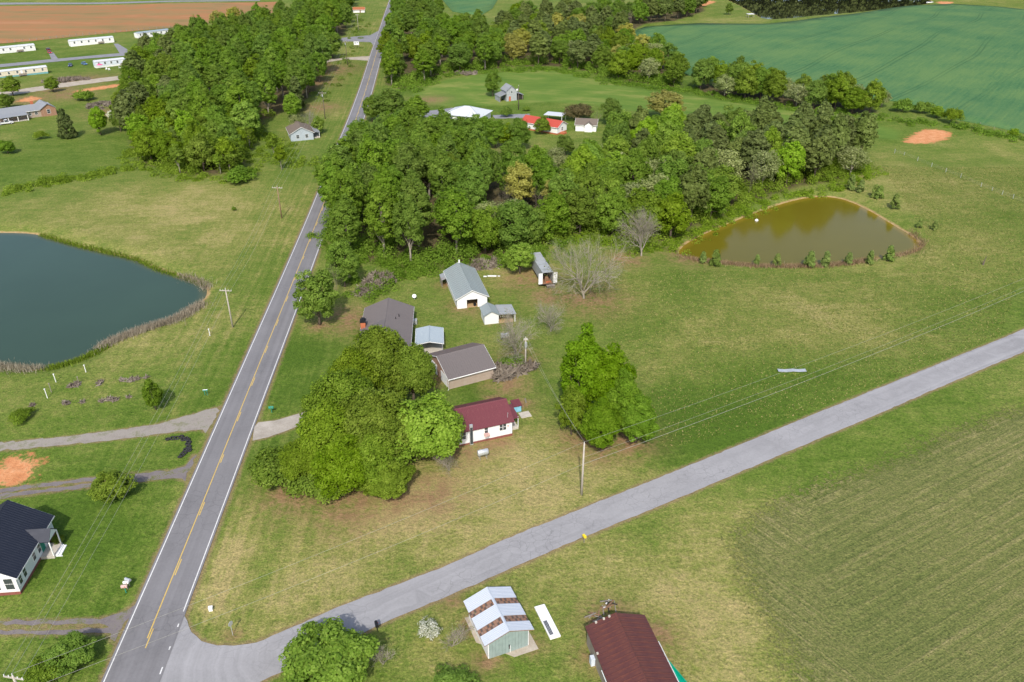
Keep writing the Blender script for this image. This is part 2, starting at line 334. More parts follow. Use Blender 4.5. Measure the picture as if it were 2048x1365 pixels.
rows = np.concatenate([[-1500, -300, -60, 15], np.geomspace(45, 1000, 380), [1150, 1500, 2400, 5000]])
GX, GY = [], []
for y in rows:
    w = min(max(y, 45), 1000)*0.74 + 55
    GX.append(np.concatenate([[-3500, -1300], np.linspace(-w, w, 380), [1300, 3500]])); GY.append(np.full(384, y))
GX = np.array(GX); GY = np.array(GY); X = GX.ravel(); Y = GY.ravel(); Z = h(X, Y)
idx = np.arange(X.size).reshape(GX.shape)
Fq = np.stack([idx[:-1, :-1], idx[:-1, 1:], idx[1:, 1:], idx[1:, :-1]], -1).reshape(-1, 4)
bias = np.zeros(X.size)
for u, v, r, s in [  # dry (+) and lush (-) ground: photo pixel, radius in metres, strength
    (400,400,32,.15),(250,410,30,.13),(560,470,14,.08),(120,400,25,.08),(430,480,20,.10),(330,560,14,.08),(480,600,12,.05),(290,700,14,.12),
    (720,1090,13,.2),(880,1020,12,.18),(1040,960,12,.18),(1000,1060,10,.16),(1180,930,10,.2),(820,1000,8,.3),(640,1170,10,.16),(540,1250,6,.12),(1010,930,8,.24),(1290,900,6,.2),
    (470,1090,3.5,.38),(490,1030,3,.30),(445,1150,3,.35),(425,1200,3,.32),(1250,760,10,.06),(1330,720,9,.12),(1600,640,22,.16),(1500,640,18,.12),(1750,620,18,.14),(1900,560,16,.16),(1880,400,22,.18),(1980,380,20,.16),(1780,350,14,.2),(1700,640,12,.1),(1420,690,12,.10),(1960,480,12,.22),
    (1480,1000,6,.2),(1420,1050,6,.2),(1440,1200,7,.20),(1480,1330,7,.20),(1380,1280,7,.14),(1270,1180,8,.18),(1350,1130,8,.2),(1160,1170,7,.06),(870,1290,4,.25),(900,1340,4,.15),(820,1180,5,-.1),
    (1380,860,10,-.30),(1320,880,6,-.42),(1450,840,14,-.22),(1560,790,14,-.24),(1700,740,15,-.24),(1850,660,15,-.24),(1990,600,14,-.24),(1250,640,16,-.06),(1330,560,12,-.08),(1600,560,16,-.08),(1130,800,6,-.10),
    (1050,170,50,-.26),(1200,190,40,-.20),(900,190,30,-.24),(1400,215,45,-.22),(1550,225,30,-.22),(1750,265,22,-.25),(1000,205,10,.25),(1110,210,16,.20),(1260,190,14,.12),
    (560,700,8,-.20),(600,700,8,-.24),(620,780,8,-.26),(930,780,6,-.22),(1000,780,6,-.12),(880,630,8,-.10),(930,660,8,-.06),(820,570,9,.06),(760,690,6,-.05),(1090,620,8,-.12),(980,560,8,.22),(1050,540,6,.3),(960,680,4,.22),(1010,760,4,.34),(1010,770,3,.3),
    (530,560,12,-.18),(440,740,14,-.14),(350,800,12,-.10),(150,800,15,-.04),(200,1100,8,-.12),(150,1060,10,-.16),(120,930,14,-.12),(300,920,8,-.10),(60,1330,12,-.14),(250,1110,5,.06),(230,1180,5,-.1),
    (200,300,40,-.12),(100,350,30,-.10),(60,270,30,-.05),(330,340,20,-.10),(150,110,50,-.16),(40,115,35,-.16),(240,140,30,-.14),(600,340,14,-.1),(650,250,10,-.1),(720,130,14,-.15),(1450,60,40,-.06),(1470,40,25,.15)]:
    x0, y0 = G(u, v); bias += s*np.exp(-((X-x0)**2 + (Y-y0)**2)/(2*(r*0.75)**2))
wear = np.zeros(X.size)
for u, v, r in [(860,990,4),(800,1000,3),(700,1010,5),(590,990,4),(1170,880,3.5),(1250,880,4),(1200,900,3),(1015,770,3.2),(985,800,1.5),(1060,560,5),(1160,600,5),(1185,600,6),(1040,720,3),(990,745,3),(730,640,2),(640,652,2),(1045,810,1.6),(915,905,3),(960,890,3),(1000,880,2),(1220,1240,2.5),(1290,1290,2.4),(1320,1270,2),(900,1200,1.2),(975,1320,1.4),(940,1255,1.2),(1060,1290,1.2),(1190,1310,1.6),(850,735,3.5),(860,760,2.5),(465,1272,.8),(1100,595,4),(930,615,3),(1000,640,2.5),(895,570,2),(1380,510,5),(1250,520,4),(230,225,8),(170,160,10),(700,640,5),(110,180,8),(860,200,6),(640,215,7),(660,140,12),(630,165,9),(130,190,9),(60,200,8)]:
    x0, y0 = G(u, v); wear = np.maximum(wear, np.exp(-((X-x0)**2 + (Y-y0)**2)/(2*r*r))*1.25)
rd = polydist(X, Y, MAIN); sgn = np.where(X > np.interp(Y, [q[1] for q in MAIN], [q[0] for q in MAIN]), 1, -1)
sd_side = sdf(X, Y, SIDE)
shoulder = np.minimum(rd - 3.6, sd_side)
for dv in (DRIVE_A, DRIVE_B1, DRIVE_B2, DRIVE_C1, DRIVE_C2, DRIVE_D, TRACK): shoulder = np.minimum(shoulder, np.maximum(sdf(X, Y, dv), 0) + 0.1)
wood = np.minimum.reduce([sdf(X, Y, w) for w in (W_LEFT, W_MID, W_FAR, W_ROW)])
clay_sd = np.minimum.reduce([sdf(X, Y, c) for c in CLAY])
shore = np.minimum.reduce([sdf(X, Y, w[0]) for w in PONDS.values()])
HAYF = Gs([(825,190),(890,160),(1000,145),(1110,142),(1240,172),(1380,192),(1550,218),(1700,238),(1800,262),(1800,282),(1740,275),(1560,245),(1400,235),(1260,222),(1180,208),(1080,205),(980,212),(880,212),(830,205)])
tuftpoly = Gs([(1130,560),(1350,540),(1800,540),(1850,470),(1760,330),(2100,300),(2300,560),(1600,830),(1330,900),(1240,700)])
tuft_a = np.clip(-sdf(X, Y, tuftpoly)/12 + .5, 0.12, 1)
ground = link('ground', mesh_np('ground', np.stack([X, Y, Z], 1), Fq, {'bias': ('POINT', bias), 'wear': ('POINT', wear), 'roadside': ('POINT', np.clip(1.2 - rd/34, 0, 1)), 'road_x': ('POINT', rd*sgn),
    'shoulder': ('POINT', shoulder), 'wood': ('POINT', wood), 'clay': ('POINT', clay_sd), 'shore': ('POINT', shore), 'tuft': ('POINT', tuft_a), 'hay': ('POINT', sdf(X, Y, HAYF))}, smooth=True), MAT_GROUND)
tag(ground, kind='structure')

# ------------------------------------------------------------------ fields
WANG = rad(28)
t = NT('wheat'); p = t.pos(); q = t.mapv(p, -rad(52), (1, 1, 1)); w = t.noise(p, 0.005, 1)
across = t.m2('ADD', t.n('SeparateXYZ', {0: q}).outputs[1], t.m2('MULTIPLY', w, 40.0))
fr = t.m2('ABSOLUTE', t.m2('SUBTRACT', t.m2('FRACT', t.m2('DIVIDE', across, 31.0)), 0.5))
tram = t.m2('MULTIPLY', t.mr(t.m2('ABSOLUTE', t.m2('SUBTRACT', fr, 0.036)), 0.02, 0.008), t.mr(t.noise(p, 0.01, 2), 0.35, 0.6, 0.15, 0.75))
rowsn = t.noise(t.mapv(p, -rad(52), (0.03, 0.7, 1)), 1.0, 3, 0.6); big = t.noise(p, 0.03, 4, 0.6); fine = t.noise(p, 0.9, 3, 0.7)
f = t.m2('ADD', t.m2('ADD', t.m2('MULTIPLY', rowsn, 0.35), t.m2('MULTIPLY', big, 0.55)), t.m2('MULTIPLY', fine, 0.42))
c = t.ramp(f, [(0.44, (0.034, 0.104, 0.040)), (0.58, (0.058, 0.144, 0.054)), (0.76, (0.102, 0.184, 0.060))])
c = t.mix(t.m2('MULTIPLY', tram, 0.75), c, (0.022, 0.075, 0.03))
MAT_WHEAT = t.bsdf(c, 0.9, 0.15, 0, t.bump(t.m2('ADD', fine, rowsn), 0.6, 0.4))
tag(sheet('wheat_field', WHEAT, 0.45, MAT_WHEAT, 14, skirt=0.6), 'blue-green wheat covering the wide field at upper right', 'crop', kind='stuff')
tag(sheet('wheat_field', GREENF2, 0.45, MAT_WHEAT, 12, skirt=0.6), 'small patch of green crop beyond the trees at the top', 'crop', kind='stuff')
t = NT('ploughed_soil'); p = t.pos(); a = t.noise(t.mapv(p, rad(3), (0.006, 0.05, 1)), 1.0, 4, 0.6); b = t.noise(p, 0.05, 4, 0.6); d = t.noise(t.mapv(p, rad(3), (0.05, 0.7, 1)), 1.0, 2)
f = t.m2('ADD', t.m2('ADD', t.m2('MULTIPLY', a, 0.75), t.m2('MULTIPLY', b, 0.35)), t.m2('MULTIPLY', d, 0.12))
c = t.ramp(f, [(0.42, (0.20, 0.150, 0.060)), (0.56, (0.27, 0.170, 0.075)), (0.66, (0.32, 0.155, 0.068)), (0.78, (0.36, 0.185, 0.09))])
MAT_PLOW = t.bsdf(c, 0.95, 0.1, 0, t.bump(d, 0.5, 0.3))
tag(sheet('field', PLOW, 0.12, MAT_PLOW, 16), kind='structure')
t = NT('row_stubble'); p = t.pos(); ang = -rad(29.5)
r1 = t.noise(t.mapv(p, ang, (0.02, 0.85, 1)), 1.0, 5, 0.68); r2 = t.noise(t.mapv(p, ang, (0.05, 2.6, 1)), 1.0, 3, 0.7)
r3 = t.noise(t.mapv(p, rad(54), (0.03, 2.4, 1)), 1.0, 3, 0.7); head = t.mr(t.attr('edge'), 15.0, 9.0)
big = t.noise(p, 0.05, 4, 0.6); fine = t.noise(p, 4.5, 2, 0.7); mid = t.noise(p, 0.8, 3, 0.7)
rowf = t.mix(head, t.m2('ADD', t.m2('MULTIPLY', r1, 0.55), t.m2('MULTIPLY', r2, 0.4)), t.m2('ADD', t.m2('MULTIPLY', r3, 0.72), 0.14))
f = t.m2('ADD', t.m2('ADD', t.m2('MULTIPLY', rowf, 1.0), t.m2('MULTIPLY', big, 0.22)), t.m2('ADD', t.m2('MULTIPLY', fine, 0.42), t.m2('MULTIPLY', mid, 0.34)))
c = t.ramp(t.m2('MULTIPLY', f, 0.75), [(0.56, (0.088, 0.112, 0.032)), (0.72, (0.128, 0.142, 0.046)), (0.82, (0.182, 0.174, 0.070)), (0.93, (0.30, 0.255, 0.135))])
c = t.mix(1.0, c, t.ramp(t.noise(p, 3.1, 2, 0.85), [(0.30, (0.58, 0.60, 0.56)), (0.50, (1.08, 1.08, 1.02)), (0.68, (1.50, 1.45, 1.32))]), 'MULTIPLY')
b_ = t.n('BsdfPrincipled', {'Base Color': c, 'Roughness': 0.95, 'Specular IOR Level': 0.1, 'Normal': t.bump(t.m2('ADD', t.m2('ADD', rowf, t.m2('MULTIPLY', fine, 0.5)), mid), 0.9, 0.35)})
al = t.mr(t.m2('ADD', t.attr('inside'), t.m2('ADD', t.m2('MULTIPLY', t.m2('SUBTRACT', mid, 0.5), 9.0), t.m2('MULTIPLY', t.m2('SUBTRACT', big, 0.5), 6.0))), -1.0, 7.0)
al = t.m2('GREATER_THAN', al, t.mr(t.noise(p, 2.6, 3, 0.8), 0.3, 0.7))
mx_ = t.n('MixShader', {0: al, 1: t.n('BsdfTransparent').outputs[0], 2: b_.outputs[0]}); t.t.links.new(mx_.outputs[0], t.out.inputs['Surface']); MAT_CROP = t.m
edge_l = [G(*q) for q in [(1640,1500),(1560,1365),(1500,1250),(1440,1120),(1432,1075),(1450,1040)]]
crop = sheet('field', smooth_poly(CROP, 1), 0.05, MAT_CROP, 3.0, jit=0.25, attrs={'edge': lambda x, y: polydist(x, y, edge_l), 'inside': lambda x, y: -sdf(x, y, CROP)})
tag(crop, kind='structure')

# ------------------------------------------------------------------ ponds
def M_water(name, deep, shal, edge=2.5, rough=0.04):
    t = NT(name); p = t.pos(); n1 = t.noise(p, 1.4, 3, 0.6); n2 = t.noise(p, 0.05, 3)
    c = t.mix(t.mr(t.m2('ADD', t.attr('edge'), t.m2('MULTIPLY', n2, 1.5)), 0.0, edge), shal, t.mix(n2, deep, scl(deep, 1.25)))
    return t.bsdf(c, rough, 0.28, 0, t.bump(n1, 0.05, 0.05), IOR=1.33)
WAT = {'teal': M_water('pond_teal', (0.033, 0.060, 0.040), (0.095, 0.098, 0.045), 3.0, 0.06), 'olive': M_water('pond_olive', (0.108, 0.092, 0.008), (0.24, 0.16, 0.02), 3.0, 0.12), 'far': M_water('pond_dark', (0.012, 0.014, 0.008), (0.05, 0.035, 0.01), 2.0, 0.03)}
for k, (w, L) in PONDS.items():
    X1 = [a[0] for a in w]; cx, cy = sum(X1)/len(w), sum(a[1] for a in w)/len(w)
    big = [(cx+(a-cx)*1.012, cy+(b-cy)*1.012) for a, b in w]
    n = len(big); xs = np.array([q[0] for q in big]); ys = np.array([q[1] for q in big]); st = 2.5
    gx, gy = np.meshgrid(np.arange(xs.min(), xs.max(), st), np.arange(ys.min(), ys.max(), st)); gx = gx.ravel(); gy = gy.ravel(); s_ = sdf(gx, gy, big); ok = (s_ < -1) & (s_ > -14) 
    vs, es, fs, *_ = delaunay_2d_cdt([Vector(q) for q in big] + [Vector((a, b)) for a, b in zip(gx[ok], gy[ok])], [(i, (i+1) % n) for i in range(n)], [], 1, 1e-5)
    VX = np.array([[v[0], v[1], L] for v in vs]); e = -sdf(VX[:, 0], VX[:, 1], w)
    tag(link('pond_water', mesh_np('pond_water', VX, np.array(fs, np.int32), {'edge': ('POINT', e)}), WAT[k]), kind='structure')

# ------------------------------------------------------------------ roads
def M_road(name, base, scale=1.0, crack=0.5, along=0.0):
    t = NT(name); p = t.pos(); a = t.noise(p, 0.12, 4, 0.6); b = t.noise(p, 2.5, 4, 0.7); g = t.noise(p, 14.0, 2, 0.6)
    tr = t.noise(t.n('CombineXYZ', {0: t.m2('MULTIPLY', t.attr('lane'), 1.1), 1: t.m2('MULTIPLY', t.n('SeparateXYZ', {0: p}).outputs[1], 0.01), 2: 0.0}).outputs[0], 1.0, 2)
    f = t.m2('ADD', t.m2('ADD', t.m2('MULTIPLY', a, 0.35), t.m2('MULTIPLY', b, 0.2)), t.m2('ADD', t.m2('MULTIPLY', g, 0.2), t.m2('MULTIPLY', tr, 0.35)))
    c = t.ramp(f, [(0.38, scl(base, 0.74)), (0.55, base), (0.72, scl(base, 1.22))])
    vo = t.n('TexVoronoi', {'Vector': t.n('VectorMath', {0: p, 1: t.n('TexNoise', {'Vector': p, 'Scale': 0.9}).outputs['Color']}, operation='ADD').outputs[0], 'Scale': 1.1*scale}, feature='DISTANCE_TO_EDGE').outputs['Distance']
    ck = t.m2('MULTIPLY', t.mr(vo, 0.035, 0.005), t.mr(t.noise(p, 0.09, 3), 0.45, 0.62))
    c = t.mix(t.m2('MULTIPLY', ck, crack), c, scl(base, 0.3))
    return t.bsdf(c, 0.85, 0.3, 0, t.bump(g, 0.2, 0.02))
def strip(name, line, half, dz, mat, parent=None, seg=None):
    L = offset(line, -half); Rr = offset(line, half); n = len(line); k = 7; V = []; lane = []
    for a, b in zip(L, Rr):
        for j in range(k):
            s = j/(k-1); V.append((a[0]+(b[0]-a[0])*s, a[1]+(b[1]-a[1])*s)); lane.append((s*2-1)*half)
    V = np.array(V); Zz = h(V[:, 0], V[:, 1]) + dz; i_ = np.arange(n*k).reshape(n, k)
    Fq = np.stack([i_[:-1, :-1], i_[:-1, 1:], i_[1:, 1:], i_[1:, :-1]], -1).reshape(-1, 4)
    return link(name, mesh_np(name, np.column_stack([V, Zz]), Fq, {'lane': ('POINT', lane)}, True), mat, parent)
MAT_MAIN = M_road('asphalt_grey', (0.182, 0.177, 0.182), 0.5, 0.3)
MAT_SIDE = M_road('asphalt_pale', (0.285, 0.280, 0.285), 0.6, 0.35)
MAIN_F = resample(MAIN, 3.0)
main_road = strip('road', MAIN_F, 3.55, 0.09, MAT_MAIN); tag(main_road, kind='structure')
side_road = sheet('road', SIDE, 0.06, MAT_SIDE, 2.5, jit=0.05, attrs={'lane': lambda x, y: polydist(x, y, [tuple((np.array(SIDE_TOP[0])+np.array(SIDE_BOT[-1]))/2), G(1160,1048), G(714,1247), G(560,1310)])})
tag(side_road, kind='structure')
t = NT('road_paint_white'); w_ = t.noise(t.pos(), 3.0, 4, 0.7); MAT_WHITE = t.bsdf(t.ramp(w_, [(0.25, (0.38, 0.38, 0.37)), (0.5, (0.66, 0.66, 0.64))]), 0.7)
t = NT('road_paint_yellow'); w_ = t.noise(t.pos(), 3.0, 4, 0.7); MAT_YEL = t.bsdf(t.ramp(w_, [(0.25, (0.36, 0.27, 0.10)), (0.5, (0.58, 0.40, 0.10))]), 0.7)
fine_line = [q for q in resample(MAIN, 2.0) if q[1] < 1100]
yend = G(287, 1303)[1]; wend = G(364, 1226)[1]
strip('edge_line', offset(fine_line, -3.2), 0.07, 0.10, MAT_WHITE, main_road)
strip('edge_line', [q for q in offset(fine_line, 3.2) if q[1] > wend], 0.07, 0.10, MAT_WHITE, main_road)
strip('centre_line', [q for q in offset(fine_line, -0.10) if q[1] > yend], 0.075, 0.10, MAT_YEL, main_road)
y0 = G(296, 1303)[1]
acc = [q for q in offset(resample(MAIN, 0.75), 0.16)]
d0 = y0
while d0 < 620:
    seg = [q for q in acc if d0 <= q[1] <= d0 + 3.6]
    if len(seg) > 1: strip('centre_dash', seg, 0.07, 0.10, MAT_YEL, main_road)
    d0 += 12.2
for vv in (1254, 1298, 1344):
    yy = G(340, vv)[1]; seg = [q for q in offset(resample(MAIN, 0.5), 3.2) if yy-0.55 <= q[1] <= yy+0.75]
    strip('crossing_dash', seg, 0.08, 0.10, MAT_WHITE, main_road)

def M_gravel(name, c0, c1, grass=0.0):
    t = NT(name); p = t.pos(); a = t.noise(p, 0.35, 4, 0.65); b = t.noise(p, 3.5, 3, 0.7); g = t.noise(p, 12, 2)
    f = t.m2('ADD', t.m2('ADD', t.m2('MULTIPLY', a, 0.5), t.m2('MULTIPLY', b, 0.3)), t.m2('MULTIPLY', g, 0.2))
    c = t.ramp(f, [(0.35, c0), (0.62, c1)])
    if grass: c = t.mix(t.m2('MULTIPLY', t.mr(t.m2('ADD', a, t.m2('MULTIPLY', b, 0.5)), 0.78, 0.9), grass), c, (0.12, 0.13, 0.04))
    return t.bsdf(c, 0.95, 0.15, 0, t.bump(g, 0.5, 0.05))
G_PALE = M_gravel('gravel_pale', (0.21, 0.185, 0.155), (0.34, 0.31, 0.28), 0.6); G_DARK = M_gravel('gravel_dark', (0.12, 0.105, 0.11), (0.24, 0.21, 0.20), 0.9)
G_TRACK = M_gravel('gravel_track', (0.30, 0.25, 0.19), (0.46, 0.41, 0.34)); G_GREY = M_gravel('gravel_grey', (0.17, 0.17, 0.185), (0.27, 0.27, 0.29)); CONC = M_gravel('concrete', (0.27, 0.24, 0.20), (0.44, 0.40, 0.35))
for nm, pl, m_, dz, j in [('driveway', DRIVE_A, G_PALE, .03, .16), ('driveway', DRIVE_B1, G_DARK, .03, .14), ('driveway', DRIVE_B2, G_DARK, .042, .14), ('driveway', DRIVE_C1, G_DARK, .03, .12), ('driveway', DRIVE_C2, G_DARK, .042, .12),
        ('driveway', DRIVE_D, CONC, .04, .03), ('track', TRACK, G_TRACK, .05, .2), ('road', PARK, G_GREY, .06, .05), ('driveway', SPUR1, G_GREY, .075, .05), ('driveway', SPUR2, G_GREY, .075, .05), ('road', TOPROAD, G_GREY, .10, .0),
        ('driveway', APRON, G_GREY, .05, .2), ('driveway', APRON2, G_TRACK, .05, .2), ('driveway', HIPDRIVE, G_GREY, .05, .2), ('driveway', HIPDRIVE2, G_GREY, .05, .2)]:
    tag(sheet(nm, pl, dz, m_, 3.0, jit=j), kind='structure')

# ------------------------------------------------------------------ vegetation: materials
LG = 1.88
def M_leaf(name, dark, mid, light, trans=0.42):
    t = NT(name); tint = t.attr('tint'); r = t.rnd(); g_ = LG if name[:4] in ('leaf', 'need') else 1.0; dark, mid, light = [scl(q, g_) for q in (dark, mid, light)]
    c = t.ramp(tint, [(0.0, dark), (0.5, mid), (1.0, light)])
    hs = t.n('HueSaturation', {'Hue': t.mr(r, 0, 1, 0.493, 0.506), 'Saturation': t.mr(t.m2('FRACT', t.m2('MULTIPLY', r, 7.3)), 0, 1, 0.95, 1.06), 'Value': t.mr(t.m2('FRACT', t.m2('MULTIPLY', r, 3.7)), 0, 1, 0.86, 1.14), 'Color': c}).outputs[0]
    b = t.n('BsdfPrincipled', {'Base Color': hs, 'Roughness': 0.6, 'Specular IOR Level': 0.07}); tr = t.n('BsdfTranslucent', {'Color': t.mix(1.0, hs, (1.15, 1.2, 0.6), 'MULTIPLY')})
    mx = t.n('MixShader', {0: trans, 1: b.outputs[0], 2: tr.outputs[0]}); t.t.links.new(mx.outputs[0], t.out.inputs['Surface']); return t.m
LEAF = {
 'poplar': M_leaf('leaf_green', (0.046, 0.082, 0.009), (0.085, 0.138, 0.018), (0.134, 0.192, 0.033)),
 'oak': M_leaf('leaf_olive', (0.05, 0.081, 0.006), (0.091, 0.136, 0.012), (0.146, 0.195, 0.027)),
 'maple': M_leaf('leaf_yellow_green', (0.068, 0.118, 0.01), (0.118, 0.184, 0.02), (0.182, 0.25, 0.04)),
 'lime': M_leaf('leaf_bright', (0.042, 0.083, 0.004), (0.077, 0.135, 0.009), (0.122, 0.186, 0.019)),
 'tan': M_leaf('leaf_catkin', (0.11, 0.108, 0.02), (0.178, 0.174, 0.04), (0.265, 0.258, 0.08)),
 'pine': M_leaf('needle_dark', (0.036, 0.05, 0.012), (0.06, 0.08, 0.02), (0.098, 0.12, 0.038), 0.12),
 'cedar': M_leaf('needle_cedar', (0.020, 0.034, 0.008), (0.040, 0.058, 0.014), (0.068, 0.086, 0.026), 0.10),
 'grey': M_leaf('leaf_pale', (0.095, 0.115, 0.04), (0.15, 0.172, 0.068), (0.225, 0.24, 0.12)),
 'bare': M_leaf('leaf_bud', (0.080, 0.100, 0.035), (0.110, 0.130, 0.050), (0.150, 0.165, 0.075)),
 'plum': M_leaf('leaf_plum', (0.040, 0.034, 0.018), (0.070, 0.060, 0.028), (0.110, 0.095, 0.045)),
 'young': M_leaf('needle_young', (0.05, 0.078, 0.016), (0.085, 0.12, 0.028), (0.135, 0.165, 0.045), 0.15),
 'white': M_leaf('blossom_white', (0.2, 0.24, 0.1), (0.66, 0.66, 0.62), (0.82, 0.82, 0.8)),
 'brush': M_leaf('dead_twigs', (0.125, 0.1, 0.078), (0.205, 0.172, 0.138), (0.29, 0.25, 0.2), 0.05),
 'reed': M_leaf('dead_reed', (0.19, 0.16, 0.115), (0.33, 0.285, 0.215), (0.47, 0.42, 0.34), 0.2),
 'sedge': M_leaf('shore_sedge', (0.130, 0.085, 0.050), (0.240, 0.165, 0.100), (0.340, 0.255, 0.165), 0.2)}
BARK = M_plain('bark_grey_brown', (0.125, 0.100, 0.075), 0.9, 0.1, var=0.4, scale=1.0); BARK_PALE = M_plain('bark_pale', (0.30, 0.265, 0.215), 0.9, 0.1, var=0.35, scale=1.0)

def quads(P, N, size, asp, rs):
    """one leaf-spray face per point, facing roughly along N"""
    n = len(P); N = N/(np.linalg.norm(N, axis=1, keepdims=True)+1e-9); r = rs.normal(size=(n, 3))
    T = np.cross(N, r); T /= np.linalg.norm(T, axis=1, keepdims=True)+1e-9; B = np.cross(N, T)
    s = (size*(0.65+0.7*rs.random(n)))[:, None]; a = T*s*0.5*asp; b = B*s*0.5
    V = np.stack([P-a, P-b*0.9+a*0.15, P+a, P+b*0.9-a*0.15], 1).reshape(-1, 3)
    return V, np.arange(n*4, dtype=np.int32).reshape(-1, 4)
def sphere_dirs(n, rs, lo=-1.0):
    z = lo + (1-lo)*rs.random(n); a = rs.random(n)*2*np.pi; q = np.sqrt(np.maximum(0, 1-z*z)); return np.stack([q*np.cos(a), q*np.sin(a), z], 1)
def crown_data(seed, r, z0, z1, nclump, nleaf, size, shape='round', asp=1.3, clump=0.30, low=-0.8, up=0.4):
    rs = np.random.default_rng(seed); hz_ = (z1-z0)/2; zc = (z0+z1)/2
    D = sphere_dirs(nclump, rs, low); ph = rs.random(6)*6.28; az = np.arctan2(D[:, 1], D[:, 0])
    lobe = 1 + 0.12*np.cos(2*az+ph[0]) + 0.12*np.cos(3*az+ph[1]+D[:, 2]*2) + 0.10*np.cos(5*az+ph[2]+D[:, 2]*3)
    rr = (0.60+0.34*rs.random(nclump)**0.6)*lobe
    C = D*rr[:, None]
    if shape == 'cone':
        zt = rs.random(nclump)**1.3; a = rs.random(nclump)*6.28; q = (1-zt)**0.8*(0.35+0.65*rs.random(nclump)**0.5)
        C = np.stack([q*np.cos(a), q*np.sin(a), zt*2-1], 1)
    if shape == 'tall': C[:, :2] *= (1.0-0.35*np.clip(C[:, 2], 0, 1))[:, None]
    if shape == 'spread': C[:, :2] *= (1.0+0.15*(C[:, 2] < 0))[:, None]
    C[:, 0] *= r*0.86; C[:, 1] *= r*0.86; C[:, 2] = zc + C[:, 2]*hz_*0.86
    rc = r*clump*(0.65+0.7*rs.random(nclump)); tc = rs.random(nclump)
    per = np.maximum(6, (nleaf*rc**2/np.sum(rc**2)).astype(int)); ix = np.repeat(np.arange(nclump), per); n = len(ix)
    d = sphere_dirs(n, rs, -0.75); p = C[ix] + d*(rc[ix]*(0.62+0.5*rs.random(n)**0.7))[:, None]*np.array([1, 1, 0.85])
    tint = np.clip(0.45*tc[ix] + 0.55*rs.random(n), 0, 1)
    if shape != 'cone':                            # thinner sprays between the boughs
        n2 = int(n*0.13); D2 = sphere_dirs(n2, rs, low); a2 = np.arctan2(D2[:, 1], D2[:, 0]); l2 = 1 + 0.12*np.cos(2*a2+ph[0]) + 0.12*np.cos(3*a2+ph[1]+D2[:, 2]*2) + 0.10*np.cos(5*a2+ph[2]+D2[:, 2]*3)
        q2 = D2*((0.66+0.26*rs.random(n2))*l2)[:, None]
        if shape == 'tall': q2[:, :2] *= (1.0-0.35*np.clip(q2[:, 2], 0, 1))[:, None]
        p2 = q2*np.array([r*0.9, r*0.9, hz_*0.9]) + np.array([0, 0, zc]); p = np.concatenate([p, p2]); d = np.concatenate([d, D2]); tint = np.concatenate([tint, 0.05+0.6*rs.random(n2)]); n += n2
    out = (p-np.array([0, 0, zc]))/np.array([r, r, hz_]); N = d*0.85 + out*0.45 + np.array([0, 0, up]) + rs.normal(size=(n, 3))*0.5
    V, Fc = quads(p, N, size, asp, rs)
    return V, Fc, tint, C
def limb_mesh(name, seed, C, hgt, z0, r0, nl=9, bend=0.35):
    rs = np.random.default_rng(seed+99); m = MB(); k = 6; tx, ty = rs.normal()*bend, rs.normal()*bend; top = z0 + (hgt-z0)*0.72
    P = [(tx*(i/(k-1))**1.5, ty*(i/(k-1))**1.5, -0.3 + (top+0.3)*i/(k-1)) for i in range(k)]
    m.tube(P, [r0*(1.25 if i == 0 else 1)*(1-0.82*i/(k-1)) for i in range(k)], 6)
    for j in rs.choice(len(C), min(nl, len(C)), replace=False):
        c = C[j]; s = min(0.95, max(0.25, (z0*0.8 + rs.random()*(c[2]-z0*0.8)*0.6)/top)); a = np.array([tx*s**1.5, ty*s**1.5, -0.3+(top+0.3)*s])
        mid = a*0.5 + c*0.5 + np.array([0, 0, -0.08*np.linalg.norm(c-a)]); rb = r0*(1-0.82*s)*0.55
        m.tube([tuple(a), tuple(mid), tuple(c)], [rb, rb*0.7, rb*0.25], 4, False)
    return m.mesh(name, True)
def bare_meshes(seed, hgt, spread, r0, nleaf, leaf, depth=5, upright=0.5, split=3, stem=0.25):
    rs = np.random.default_rng(seed); tr = MB(); tw = MB(); tips = []
    def grow(p, d, L, r, lev):
        k = 3; pts = [p]; q = p
        for i in range(k):
            d = d + rs.normal(size=3)*0.10; d[2] += 0.04*upright; d = d/np.linalg.norm(d); q = q + d*L/k; pts.append(q)
        m = tr if lev < 2 else tw
        m.tube([tuple(a) for a in pts], [r*(1-0.35*i/k) for i in range(k+1)], 5 if lev < 2 else 3, False)
        if lev >= depth: tips.append(q); return
        nn = split + (1 if rs.random() < 0.4 else 0)
        for j in range(nn):
            ax = rs.normal(size=3); ax -= ax.dot(d)*d; ax /= np.linalg.norm(ax); a = (0.45+0.35*rs.random())*spread
            nd = d*math.cos(a) + ax*math.sin(a); nd[2] += 0.12*upright; s = pts[1 + (j % k)] if j else q
            grow(s, nd/np.linalg.norm(nd), L*((2.3 if lev == 0 else 0.62)+0.22*rs.random()), max(r*0.52, 0.008), lev+1)
    grow(np.array([0, 0, -0.2]), np.array([rs.normal()*.05, rs.normal()*.05, 1.0]), hgt*stem, r0, 0)
    T = np.array(tips); cr = tw.mesh('crown'); tint0 = np.full(len(cr.polygons), 0.5)
    if nleaf:
        ix = rs.integers(0, len(T), nleaf); P = T[ix] + rs.normal(size=(nleaf, 3))*0.45; V, Fc = quads(P, rs.normal(size=(nleaf, 3))+np.array([0, 0, .6]), leaf, 1.3, rs)
        lv = mesh_np('leaves', V, Fc, {'tint': ('FACE', rs.random(nleaf))})
    else: lv = None
    return tr.mesh('trunk', True), cr, lv
VAR = {}
def make_kind(kind, n, fn):
    VAR[kind] = [fn(1000*len(VAR) + 17*i) for i in range(n)]
